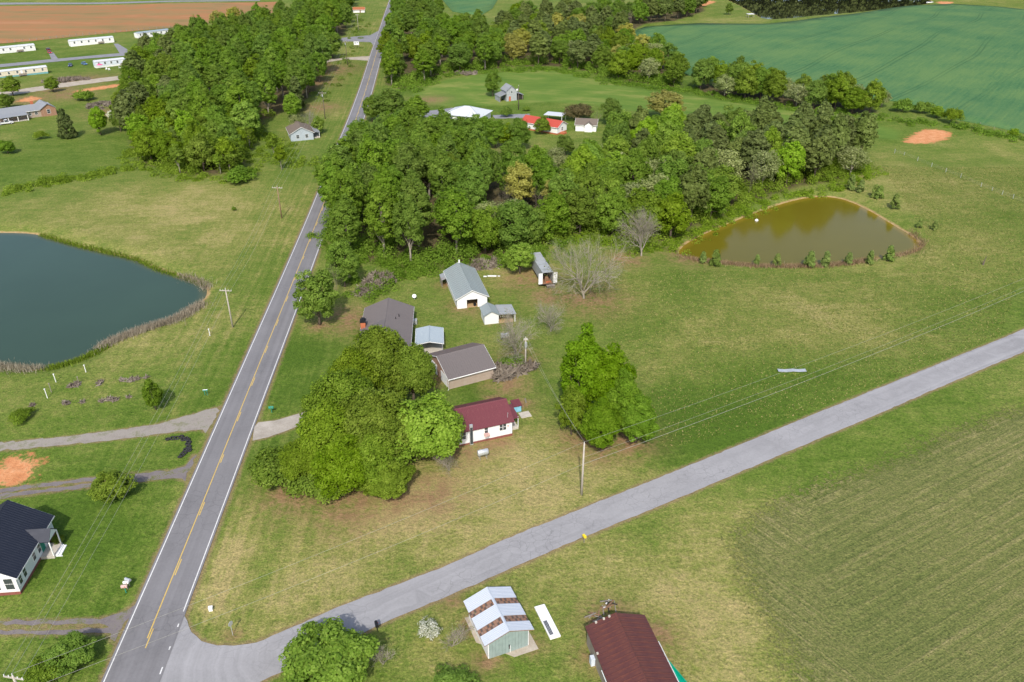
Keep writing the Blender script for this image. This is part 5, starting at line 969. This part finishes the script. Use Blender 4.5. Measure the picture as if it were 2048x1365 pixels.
# ------------------------------------------------------------------ houses beyond the wood
b = thing('house', 'grey-roofed pale blue house beside the main road above the wood', 'house', *R(600, 262, 2.5), rad(110)); L, W, he, hr = 11, 8.5, 3.0, 5.2
gable_walls(b, L, W, he, hr, M_plain('wall_grey_blue', (.36, .41, .45), .7)); gable_roof(b, L, W, he, hr, RM['shingle'], .5, .4, pw=1.1, ribs=1); window(b, -L/2, 1.6, 1.6, PI, 1.1, 1.3); window(b, -L/2, -1.8, 1.6, PI, 1.1, 1.3); MB().box(-4, 4, -W/2-2.6, -W/2, -.2, .4).build('porch_floor', CONCW, b)
MB().prism([(-W/2, 2.7), (-W/2-2.8, 2.3), (-W/2-2.8, 2.2), (-W/2, 2.6)], -4.2, 4.2, 'x').build('porch_roof', RM['weather'], b)
for x in (-3.9, 0, 3.9): MB().box(x-.07, x+.07, -W/2-2.6, -W/2-2.46, .4, 2.25).build('porch_post', TRIM, b)
b = thing('house', 'house with pale hipped metal roof behind the wood', 'house', *R(935, 224, 3.2), rad(-20)); 
MB().box(-8, 8, -6, 6, -.3, 3.0).build('wall', WHITE, b); hp = MB(); hp.add([(-8.8, -6.8, 2.9), (8.8, -6.8, 2.9), (8.8, 6.8, 2.9), (-8.8, 6.8, 2.9), (-1.2, 0, 5.6), (1.2, 0, 5.6)], [(0, 1, 5, 4), (1, 2, 5), (2, 3, 4, 5), (3, 0, 4), (3, 2, 1, 0)]); rf = hp.build('roof', RM['white'], b)
for a_, b2_ in (((-8.8, -6.8, 2.95), (-1.2, 0, 5.65)), ((8.8, -6.8, 2.95), (1.2, 0, 5.65)), ((8.8, 6.8, 2.95), (1.2, 0, 5.65)), ((-8.8, 6.8, 2.95), (-1.2, 0, 5.65)), ((-1.2, 0, 5.65), (1.2, 0, 5.65))): MB().tube([a_, b2_], .09, 4).build('hip_cap', RM['blue_grey'], rf)
for x in (-5, -1.5, 3): window(b, x, -6, 1.6, -PI/2, 1.2, 1.3)
b = thing('old_house', 'tall weathered grey house with side lean-tos', 'house', *R(1018, 200, .5), rad(112)); L, W, he, hr = 6.6, 5.0, 4.6, 6.6
gable_walls(b, L, W, he, hr, GREYWALL); gable_roof(b, L, W, he, hr, RM['weather'], .35, .3, pw=1.0, ribs=1, trim=None)
for s_ in (1, -1):
    MB().prism([(s_*2.5, 3.4), (s_*6.0, 2.3), (s_*6.0, 2.2), (s_*2.5, 3.3)], -3.4, 3.0, 'x').build('lean_to_roof', RM['weather'], b); MB().box(-3.1, 2.8, min(s_*5.7, s_*5.8), max(s_*5.7, s_*5.8), -.3, 2.3).build('lean_to_wall', GREYWALL if s_ > 0 else DARK, b)
    for x in (-3.2, -.2): MB().box(x-.08, x+.08, s_*5.4-.08, s_*5.4+.08, -.3, 2.3).build('post', WOOD, b)
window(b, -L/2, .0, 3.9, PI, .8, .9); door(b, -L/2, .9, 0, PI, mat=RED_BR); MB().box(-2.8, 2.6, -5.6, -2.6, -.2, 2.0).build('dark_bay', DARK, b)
b = thing('house', 'white house with bright red metal roof behind the trees', 'house', *R(1088, 247, 2.8), rad(-35)); L, W, he, hr = 17, 7.0, 3.0, 4.7
gable_walls(b, L, W, he, hr, WHITE, .5, RED_BR); gable_roof(b, L, W, he, hr, RM['red'], .4, .4, pw=1.1, ribs=1); window(b, L/2, 0, 1.7, 0, 1.0, 1.3); window(b, 5, -W/2, 1.7, -PI/2, 1.0, 1.3); MB().box(L/2, L/2+2, -1.8, .4, -.2, .6).build('brick_steps', RED_BR, b)
b = thing('carport', 'white flat-roofed carport behind the red-roofed house', 'carport', *R(1110, 231, 2.6), rad(-20)); MB().box(-4, 4, -3, 3, 2.55, 2.7).build('roof', RM['white'], b)
for x in (-3.8, 3.8):
    for y in (-2.8, 2.8): MB().box(x-.07, x+.07, y-.07, y+.07, -.3, 2.55).build('post', TRIM, b)
b = thing('garage', 'white garage with brown shingle roof right of the red-roofed house', 'garage', *R(1173, 254, 1.5), rad(-10)); L, W, he, hr = 8.2, 6.0, 2.7, 4.4
gable_walls(b, L, W, he, hr, WHITE); gable_roof(b, L, W, he, hr, RM['shingle'], .4, .35, panels=False); MB().prism([(-.4, 2.6), (1.1, 3.6), (2.6, 2.6)], -W/2-1.0, -W/2-.9, 'y').build('cross_gable', WHITE, b); MB().prism([(-.7, 2.5), (1.1, 3.75), (2.9, 2.5), (2.9, 2.4), (1.1, 3.65), (-.7, 2.4)], -W/2-1.2, 0, 'y').build('cross_roof', RM['shingle'], b); MB().box(-.4, 2.6, -W/2-.99, -W/2, -.3, 2.6).build('bay', WHITE, b)
b = thing('house', 'brick house with grey metal roof and open porch at the left edge', 'house', *R(42, 222, 2.6), rad(42)); L, W, he, hr = 21, 9.0, 2.9, 4.4
gable_walls(b, L, W, he, hr, BRICK); gable_roof(b, L, W, he, hr, RM['weather'], .5, .4, pw=1.2, ribs=1); MB().prism([(-4.4, 3.0), (-8.6, 2.3), (-8.6, 2.2), (-4.4, 2.9)], -10.8, .5, 'x').build('porch_roof', RM['weather'], b)
for x in (-10.5, -7.0, -3.5, .2): MB().box(x-.13, x+.13, -8.4, -8.14, -.3, 2.25).build('porch_post', TRIM, b)
MB().box(-10.5, .2, -8.3, -4.5, -.2, .2).build('porch_floor', CONCW, b); xg = MB().prism([(6.0, 2.9), (9.2, 4.9), (12.4, 2.9), (12.4, 2.8), (9.2, 4.8), (6.0, 2.8)], -5.6, 5.5, 'y').build('cross_roof', RM['weather'], b); MB().prism([(6.3, -.3), (12.1, -.3), (12.1, 2.8), (9.2, 4.6), (6.3, 2.8)], -5.2, 5.2, 'y').build('cross_wing', BRICK, b); window(b, 9.2, -5.2, 1.7, -PI/2, 1.2, 1.6); MB().box(4.4, 5.4, .2, 1.2, 3.5, 5.6).build('chimney', RED_BR, b)
for x in (-8, -5, -2, 2, 4.5): window(b, x, -4.5, 1.6, -PI/2, 1.1, 1.3)
def mobile(lab, pa, pb, W, wallm, roofm, skirt, deckx=None, boxes=()):
    A, B = G(*pa), G(*pb); ang = frame_of(A, B); Lm = math.hypot(B[0]-A[0], B[1]-A[1]); cx, cy = (A[0]+B[0])/2 - math.sin(ang)*W/2, (A[1]+B[1])/2 + math.cos(ang)*W/2
    b = thing('mobile_home', lab, 'mobile home', cx, cy, ang); MB().box(-Lm/2, Lm/2, -W/2, W/2, .75, 3.2).build('wall', wallm, b); MB().box(-Lm/2+.04, Lm/2-.04, -W/2+.04, W/2-.04, -.3, .75).build('skirting', skirt, b)
    rf = MB().prism([(-W/2-.15, 3.15), (0, 3.75), (W/2+.15, 3.15), (W/2+.15, 3.05), (0, 3.62), (-W/2-.15, 3.05)], -Lm/2-.1, Lm/2+.1, 'x').build('roof', roofm, b)
    for i in range(6):
        x = -Lm/2 + Lm*(i+.6)/6.2
        if deckx is None or abs(x-deckx*Lm) > 1.4: window(b, x, -W/2, 2.1, -PI/2, .9, 1.2)
    if deckx is not None:
        x = deckx*Lm; door(b, x, -W/2, .8, -PI/2); d = MB().box(x-1.8, x+1.8, -W/2-2.2, -W/2-.05, .62, .75).build('deck', WOOD, b); MB().box(x-1.8, x+1.8, -W/2-2.2, -W/2-2.1, .75, 1.6).build('railing', WOOD, d); MB().box(x-1.75, x-1.6, -W/2-2.15, -W/2-2.0, -.3, .62).build('deck_leg', WOOD, d); MB().box(x+1.6, x+1.75, -W/2-2.15, -W/2-2.0, -.3, .62).build('deck_leg', WOOD, d)
    return b
CREAM = M_plain('wall_cream', (.62, .56, .44), .7); TEALSK = M_plain('skirting_teal', (.16, .36, .38), .7)
mobile('white mobile home with grey deck at the left edge, beside the parked red car', (-14, 109), (72, 101), 5.0, WHITE, RM['white'], WHITE, .12)
mobile('long white mobile home with porch deck beside the ploughed field fence', (142, 94), (229, 85), 5.0, WHITE, RM['white'], TRIM, .18)
mobile('cream mobile home with teal skirting at the left edge', (-8, 157), (97, 147), 4.6, CREAM, RM['white'], TEALSK, .0)
mobile('light grey mobile home with wooden deck and cluttered yard', (192, 137), (268, 128), 4.6, PALEBLUE, RM['white'], WHITE, .22)
mobile('pale mobile home half hidden by dark pines', (276, 77), (340, 70), 4.6, WHITE, RM['blue_grey'], WHITE, None)
b = thing('hut', 'small white hut with rust-red roof beyond the left wood', 'hut', *R(718, 19, 2), 0.1); gable_walls(b, 9, 5, 2.4, 3.9, WHITE); gable_roof(b, 9, 5, 2.4, 3.9, RM['rust_hut'], .4, .4, pw=1.3, ribs=1); door(b, 1.0, -2.5, 0, -PI/2, mat=WOODB)
b = thing('dock_shelter', 'small white shelter at the end of the far pond bank', 'shelter', *G(1500, 35), .2); MB().box(-2.5, 2.5, -2, 2, 2.3, 2.5).build('roof', TRIM, b)
for x in (-2.2, 2.2):
    for y in (-1.7, 1.7): MB().box(x-.12, x+.12, y-.12, y+.12, -.3, 2.3).build('post', WOOD, b)

# ------------------------------------------------------------------ vehicles
def vehicle(name, lab, cat, u, v, rz, col, pickup=False, z=0):
    x, y = G(u, v); b = thing(name, lab, cat, x, y, rz); pm = NT('paint_'+lab[:14].replace(' ', '_')).bsdf(col, .25, .5, .15)
    L = 5.6 if pickup else 4.5; w = .95; hb_ = 1.0 if pickup else .85
    body = [(-L/2, .4), (L/2, .4), (L/2, .78), (L/2-.9, hb_), (-L/2+.15, hb_+.05), (-L/2, .8)]
    bd = MB().prism(body, -w, w, 'y'); o = bd.build('body', pm, b, bevel=.06)
    cab = [(-.3, hb_-.02), (1.35, hb_-.02), (.75, 1.75), (-.2, 1.8)] if pickup else [(-1.7, hb_-.02), (1.1, hb_-.02), (.35, 1.42), (-1.1, 1.45)]
    MB().prism(cab, -w+.12, w-.12, 'y').build('cabin', GLASS, b, bevel=.05); xs = [p[0] for p in cab]; zt = max(p[1] for p in cab)
    MB().box(cab[3][0]+.05, cab[2][0]-.05, -w+.1, w-.1, zt-.02, zt+.05).build('roof', pm, b, bevel=.02)
    for s_ in (-1, 1): MB().box(-.45, -.33, s_*(w-.11)-.03, s_*(w-.11)+.03, hb_, zt).build('pillar', pm, b)
    if pickup:
        MB().box(-L/2+.12, -.4, -w+.12, w-.12, hb_+.05, hb_+.07).build('bed', DARK, b)
    for sx in (-L/2+.85, L/2-.9):
        for sy in (-w+.05, w-.05):
            wh = MB().lathe([(.0, -.11), (.34, -.11), (.36, 0), (.34, .11), (.0, .11)], 14, Matrix.Translation((sx, sy, .35)) @ Matrix.Rotation(PI/2, 4, 'X')).build('wheel', RUBBER, b); MB().lathe([(.0, -.13), (.2, -.13), (.2, .13), (.0, .13)], 10, Matrix.Translation((sx, sy, .35)) @ Matrix.Rotation(PI/2, 4, 'X')).build('rim', GALV, wh)
    for sy in (-.62, .62): MB().box(L/2-.02, L/2+.03, sy-.18, sy+.18, .62, .76).build('headlight', TRIM, b); MB().box(-L/2-.03, -L/2+.02, sy-.16, sy+.16, .62, .78).build('taillight', RM['red'], b)
    return b
vehicle('parked_car', 'bright red car parked on the mobile home spur', 'car', 100, 107, rad(-50), (.55, .02, .04)); vehicle('parked_car', 'dark maroon car parked just behind the red car', 'car', 96.5, 101, rad(130), (.12, .01, .02))
vehicle('parked_car', 'navy blue car parked on the grass between mobile homes', 'car', 141, 133, rad(-70), (.012, .03, .16)); vehicle('parked_car', 'light blue car parked beside the navy one', 'car', 169, 130, rad(-45), (.10, .22, .42))
vehicle('pickup_truck', 'white pickup truck parked beside the brick house', 'pickup', 12, 249, rad(35), (.72, .72, .72), True)
b = thing('boat', 'white boat drawn up on the far pond bank', 'boat', *G(1860, 4), .3); MB().prism([(-1.1, .4), (-.6, .0), (.6, .0), (1.1, .4), (1.1, 1.0), (-1.1, 1.0)], -3, 3, 'x').build('hull', TRIM, b, bevel=.1); MB().box(-1, 1, -.8, .8, 1.0, 1.7).build('cabin', GLASS, b)
b = thing('umbrella', 'pink garden umbrella beside the light grey mobile home', 'umbrella', *G(201, 138)); MB().lathe([(.02, 2.7), (1.6, 2.1), (1.6, 2.05), (.02, 2.6)], 10).build('canopy', M_plain('canopy_pink', (.75, .10, .25), .7), b); MB().tube([(0, 0, -.2), (0, 0, 2.6)], .04).build('pole', GALV, b)
for i, (u, v) in enumerate([(213, 140), (219, 141), (240, 137)]):
    b = thing('garden_chair', ['white garden chair nearest the pink umbrella', 'white garden chair second from the pink umbrella', 'white garden chair farthest from the pink umbrella'][i], 'chair', *G(u, v), i*.8); MB().box(-.4, .4, -.4, .4, .38, .45).build('seat', TRIM, b); MB().box(-.4, .4, .34, .42, .45, 1.1).build('backrest', TRIM, b)
    for sx in (-.36, .36):
        for sy in (-.36, .36): MB().box(sx-.04, sx+.04, sy-.04, sy+.04, -.1, .38).build('leg', TRIM, b)
b = thing('bin', 'blue plastic bin at the corner of the brick house', 'bin', *G(107, 221)); MB().lathe([(.0, 0), (.6, 0), (.75, 1.0), (.0, 1.0)], 12).build('tub', M_plain('plastic_blue', (.02, .09, .35), .5), b)

# ------------------------------------------------------------------ poles and wires
def pole(lab, base, topv, mat, arm=None, armang=0.0, h_=None, box=False, name='utility_pole', x_=None):
    x, y = x_ if x_ else G(*base); hh = h_ or 6.0
    if not h_:
        while project(x, y, hz(x, y)+hh)[1] > topv and hh < 14: hh += .05
    b = thing(name, lab, 'utility pole', x, y, armang); MB().tube([(0, 0, -.5), (0, 0, hh*.5), (0, 0, hh)], [.19, .16, .12], 8).build('post', mat, b, True); att = []
    if arm:
        a = MB().box(-arm/2, arm/2, -.06, .06, hh-.45, hh-.31).build('crossarm', WOOD if mat is POLED else POLEW, b)
        for q in (-arm/2+.1, -arm*.22, arm*.22, arm/2-.1): MB().tube([(q, 0, hh-.31), (q, 0, hh-.08)], .055, 6).build('insulator', CERAM, a)
        for q in (-arm/2+.1, arm/2-.1): att.append((x+math.cos(armang)*q, y+math.sin(armang)*q, hz(x, y)+hh-.08))
    MB().tube([(0, 0, hh), (0, 0, hh+.3)], .05, 6).build('pole_pin', CERAM, b); att.append((x, y, hz(x, y)+hh+.3))
    if box: MB().lathe([(.0, -.5), (.25, -.5), (.27, .0), (.25, .5), (.0, .5)], 12, Matrix.Translation((.0, -.4, hh-1.3))).build('transformer', GALV, b)
    att.append((x, y, hz(x, y)+hh*.72)); return att
P1 = pole('pale wooden utility pole beside the side road', (1163, 990), 888, POLEW, None)
P0 = pole('utility pole with crossarm at the bottom left corner', None, 0, POLEW, 2.4, rad(-10), 9.6, x_=R(24, 1350, 9.6))
PA = pole('grey utility pole with crossarm near the teal pond', (465.5, 655), 579, POLEW, 2.6, rad(-4))
PB = pole('brown utility pole with crossarm in the meadow by the road', (563.5, 437), 374, M_plain('pole_wood_brown', (.24, .15, .10), .9), 3.0, rad(-4))
PC = pole('dark utility pole with lamp above the pale blue house', (650.5, 238), 185, POLED, 3.2, rad(-4), box=True)
PD = pole('dark utility pole with transformer beside the gravel apron', (695, 130), 83, POLED, 3.4, rad(-4), box=True)
PE = pole('grey utility pole before the rust-roofed hut', (717, 62), 29, POLEW, 2.6, rad(-4))
PF = pole('grey pole with white transformer in the farmyard', (1051, 735), 677, POLEW, .9, rad(5), box=True)
PG = pole('dark lamp pole right of the weathered grey house', (1037, 220), 172, POLED, None)
b = [o for o in bpy.data.objects if o.get('label') == 'dark lamp pole right of the weathered grey house'][0]; MB().lathe([(.0, -.3), (.45, -.3), (.3, .2), (.0, .3)], 10, Matrix.Translation((-.6, 0, 8.6))).build('lamp', TRIM, b); MB().tube([(0, 0, 8.8), (-.6, 0, 8.9)], .05).build('lamp_arm', GALV, b)
def wire(lab, a, c, sag=1.0, r=.013, group=None):
    n = 18; pts = [(a[0]+(c[0]-a[0])*i/n, a[1]+(c[1]-a[1])*i/n, a[2]+(c[2]-a[2])*i/n - sag*4*(i/n)*(1-i/n)) for i in range(n+1)]
    o = MB().tube(pts, r, 4, False).build('power_line', WIRE); return tag(o, lab, 'wire', group)
Rp = (124, 165, 10.2)
wire('top power line from the side road pole off to the right', P1[0], Rp, 1.2); wire('middle power line from the side road pole off to the right', (P1[0][0], P1[0][1], P1[0][2]-2.9), (Rp[0], Rp[1], Rp[2]-2.4), 1.2); wire('lowest power line from the side road pole off to the right', (P1[0][0], P1[0][1], P1[0][2]-4.2), (Rp[0]-2, Rp[1], Rp[2]-4.6), 1.2, .022)
wire('upper power line between the side road pole and the bottom left pole', P1[0], P0[2], .7); wire('lower power line between the side road pole and the bottom left pole', (P1[0][0], P1[0][1], P1[0][2]-4.2), P0[3], .8, .014)
wire('left farmyard service line to the side road pole', (PF[0][0], PF[0][1], PF[0][2]), P1[0], .8, .014); wire('right farmyard service line to the side road pole', (PF[1][0], PF[1][1], PF[1][2]), P1[0], 1.1, .014)
chain = [('bottom left', P0), ('teal pond', PA), ('meadow', PB), ('pale house', PC), ('gravel apron', PD), ('hut', PE)]
for (na, A), (nb, B) in zip(chain[:-1], chain[1:]):
    for i, sd in enumerate(('left', 'right', 'centre')): wire(f'{sd} roadside power line from the {na} pole to the {nb} pole', A[i], B[i], 1.3, .013, 'roadside power lines')

# ------------------------------------------------------------------ fences, signs, boxes, tyres and litter
FPX = [(-40, 96), (0, 87.5), (60, 82), (140, 74), (230, 65.5), (300, 59.5), (340, 56)]
def fence(lab, px, step, hh, rad_, mat, seed, wires=True):
    line = resample(Gs(px), step); rr = random.Random(seed); x0, y0 = line[0]; b = thing('fence', lab, 'fence', x0, y0, z=0.0)
    me = MB().tube([(0, 0, -.3), (0, 0, 1)], rad_, 6).mesh('post'); 
    for (x, y) in line: o = link('post', me, mat, b); o.location = (x-x0, y-y0, hz(x, y)); o.scale = (1, 1, hh*rr.uniform(.85, 1.15)); o.rotation_euler = (rr.uniform(-.06, .06), rr.uniform(-.06, .06), 0)
    if wires:
        for z in (.4, .75, 1.1):
            MB().tube([(x-x0, y-y0, hz(x, y)+z*hh/1.3) for x, y in line], .012, 3, False).build('fence_wire', WIRE, b)
fence('wooden post fence between the ploughed field and the mobile homes', FPX, 4.2, 1.6, .16, WOOD, 1)
fence('sparse grey post fence across the upper right pasture', [(1789, 307), (1808, 311), (1863, 334), (1921, 356), (1962, 374), (1984, 382), (2004, 390), (2026, 398), (2110, 436)], 7.5, 1.4, .075, GALV, 2)
fence('thin field boundary fence right of the wheat edge', [(1960, 250), (2048, 280), (2100, 297)], 9, 1.2, .07, WOOD, 3)
tyre_pts = [(336,880),(345.5,878),(354.5,877.5),(363,875),(367,880),(372,878.5),(376,881),(378,886),(375.5,890),(378,895),(377,899),(372,901),(379,902),(369,907),(365,911),(361,915)]
tm = MB().lathe([(.22, .02), (.34, .0), (.40, .06), (.40, .18), (.34, .24), (.22, .22), (.20, .12), (.22, .02)], 16).mesh('tyre', True); im = MB().lathe([(.205, .05), (.205, .19)], 16).mesh('tyre_lining', True)
for i, (u, v) in enumerate(tyre_pts):
    x, y = G(u, v); rr = random.Random(i); b = thing('old_tyre', f'old black tyre in the grass arc by the road, {ordn(i+1)}' + (' from its upper left end' if i else ' at its upper left end'), 'tyre', x, y, group='tyres laid in an arc'); b.scale = (1.15, 1.15, 1.2); b.rotation_euler = (rr.uniform(-.25, .25), rr.uniform(-.25, .25), rr.random()*6)
    link('carcass', tm, RUBBER, b); link('lining', im, RUBBER, b)
def mailbox(lab, u, v, rz, col, post=WOOD, hh=1.05, s=1.0):
    b = thing('mailbox', lab, 'mailbox', *G(u, v), rz); MB().box(-.05, .05, -.05, .05, -.3, hh).build('post', post, b)
    prof = [(-.13*s, 0), (.13*s, 0), (.13*s, .14*s)] + [(.13*s*math.cos(a), .14*s+.13*s*math.sin(a)) for a in (.5, 1.0, 1.57, 2.1, 2.6)] + [(-.13*s, .14*s)]
    bx_ = MB().prism([(y, z+hh) for y, z in prof], -.28*s, .28*s, 'x').build('box', col, b); MB().box(.1, .16, -.14*s-.03, -.14*s, hh+.1, hh+.3).build('flag', RM['red'], bx_); return b
mailbox('white mailbox at the back of the roadside trio', 259.5, 1173, rad(-20), GALV, s=1.5); mailbox('small white mailbox in the middle of the roadside trio', 256, 1178, rad(5), TRIM, s=1.3); mailbox('faded pink mailbox at the front of the roadside trio', 252.5, 1186, rad(5), PINK, GREENP, s=1.4)
mailbox('dark mailbox at the side road edge beside the broad bottom tree', 754.5, 1262, rad(110), BLACK, BLACK, s=1.5); mailbox('green mailbox at the concrete drive on the right of the main road', 544, 826, rad(5), GREENP, GREENP, 1.0, 1.5)
b = thing('green_sign', 'small green sign on two legs left of the main road', 'sign', *G(412.5, 791), rad(8)); MB().box(-.45, .45, -.1, .1, 1.0, 1.22).build('plate', GREENP, b); MB().box(-.42, .42, -.12, .08, 1.22, 1.26).build('top_strip', TRIM, b)
for x in (-.2, .25): MB().box(x-.04, x+.04, -.04, .04, -.3, 1.0).build('leg', GREENP, b)
b = thing('yellow_sign', 'yellow plate on a post at the side road edge', 'sign', *G(1168, 1086), rad(30)); MB().box(-.04, .04, -.04, .04, -.3, 1.1).build('post', WOOD, b); MB().box(-.16, .16, -.3, .3, 1.1, 1.45).build('box', YELLOW, b)
b = thing('stop_sign', 'stop sign seen edge-on at the road junction', 'sign', *G(466, 1271), rad(65)); MB().tube([(0, 0, -.3), (0, 0, 2.4)], .045).build('post', GALV, b); MB().lathe([(.0, -.02), (.38, -.02), (.38, .02), (.0, .02)], 8, Matrix.Translation((0, -.06, 2.1)) @ Matrix.Rotation(PI/2, 4, 'X')).build('plate', GALV, b)
b = thing('utility_box', 'white utility box in the verge above the junction', 'box', *G(422, 1221), .2); MB().box(-.25, .25, -.2, .2, -.1, .55).build('cabinet', TRIM, b, bevel=.03); MB().box(-.27, .27, -.22, .22, .55, .6).build('lid', TRIM, b)
b = thing('billboard', 'small white sign board beside the gravel apron', 'sign', *G(713.5, 95), 0); MB().box(-1.6, 1.6, -.05, .05, 1.4, 3.4).build('board', SIGNG, b); MB().box(-1.2, -.1, -.08, -.055, 2.2, 3.0).build('print', GREYWALL, b); MB().box(.2, 1.2, -.08, -.055, 2.5, 3.0).build('print', GREYWALL, b)
for x in (-1.4, 1.4): MB().box(x-.08, x+.08, -.08, .08, -.3, 1.4).build('leg', WOOD, b)
b = thing('metal_sheet', 'long bent grey metal sheet lying in the pasture', 'metal sheet', *G(1585, 743), rad(-1)); MB().prism([(-2.9, .25), (-1.4, .15), (0, .3), (1.2, .2), (2.6, .32), (2.6, .27), (1.2, .15), (0, .24), (-1.4, .08), (-2.9, .2)], -.5, .5, 'y').build('sheet', GALV, b)
b = thing('broken_post', 'broken dark snag standing in the right pasture', 'stump', *G(1966, 530)); MB().tube([(0, 0, -.2), (.1, .1, .9), (.35, .2, 2.2)], [.28, .16, .05], 6).build('snag', POLED, b); MB().tube([(.05, 0, .6), (-.5, .2, 1.0)], [.1, .03], 5).build('stub', POLED, b)
b = thing('pond_float', 'white float on the olive pond', 'float', *R(1513, 442, PONDS['olive'][1]), z=PONDS['olive'][1]); MB().lathe([(.0, -.1), (.45, -.05), (.55, .15), (.4, .4), (.0, .45)], 12).build('buoy', TRIM, b, True); MB().tube([(0, 0, .4), (0, 0, .75)], .06).build('knob', TRIM, b)
for i, (u, v, hh, lab) in enumerate([(95, 797, 2.0, 'white post nearest the gravel drive in the old garden'), (103, 785, 1.9, 'thin grey garden post beyond the white one'), (112, 765, 1.8, 'pale garden post closest to the teal pond'), (158, 767, 1.4, 'dark garden stake among the vine rows'), (172, 745, 1.6, 'slim pale stake near the pond end of the garden'), (420, 672, 1.6, 'white marker stake in the verge opposite the ranch house')]):
    b = thing('garden_post', lab, 'post', *G(u, v)); MB().tube([(0, 0, -.3), (0, 0, hh)], .07).build('stake', TRIM if i in (0, 2, 4, 5) else WOOD, b); MB().box(-.12, .12, -.12, .12, hh, hh+.06).build('cap', TRIM if i in (0, 2, 4, 5) else WOOD, b)
mass('vine_rows', along([(128, 772), (200, 768)], 8, .25, 51) + along([(230, 764), (290, 757)], 7, .25, 52) + along([(60, 813), (270, 797)], 9, .25, 53), LEAF['brush'], 'low rows of brown vines in the old garden', 'vines', 40, .3, .6, .2, .5, .3, 5.0, 9)
b = thing('junk_cart', 'grey and white cart parked under the bare yard tree', 'cart', *G(1011, 677), rad(6)); MB().box(-1.0, .1, -.5, .5, .4, 1.0).build('bin', GALV, b); MB().box(.15, .8, -.45, .45, .4, 1.1).build('white_box', TRIM, b)
for x in (-.7, .55):
    for y in (-.5, .5): MB().lathe([(.0, -.07), (.28, -.07), (.28, .07), (.0, .07)], 12, Matrix.Translation((x, y, .28)) @ Matrix.Rotation(PI/2, 4, 'X')).build('wheel', RUBBER, b)
b = thing('debris', 'white sheets lying on the ground right of the white barn', 'debris', *G(988, 553)); MB().box(-1.6, .6, -.3, .4, .02, .1).build('sheet', TRIM, b); MB().box(-2.6, -1.8, -.5, .1, .02, .09).build('sheet', TRIM, b); MB().box(.9, 1.5, -.2, .3, .02, .08).build('sheet', PEEL, b)
b = thing('satellite_dish', 'white dish on a short post behind the ranch house', 'dish', *G(829, 600)); MB().tube([(0, 0, -.2), (0, 0, .9)], .05).build('post', GALV, b); MB().lathe([(.0, .0), (.3, .06), (.5, .18), (.48, .2), (.28, .09), (.0, .04)], 14, Matrix.Translation((0, 0, .9)) @ Matrix.Rotation(.7, 4, 'X')).build('dish', TRIM, b)
for o in bpy.data.objects:
    if o.parent is None and o.type in ('MESH', 'EMPTY') and not o.get('kind') and not o.get('label'): print('NO LABEL', o.name)
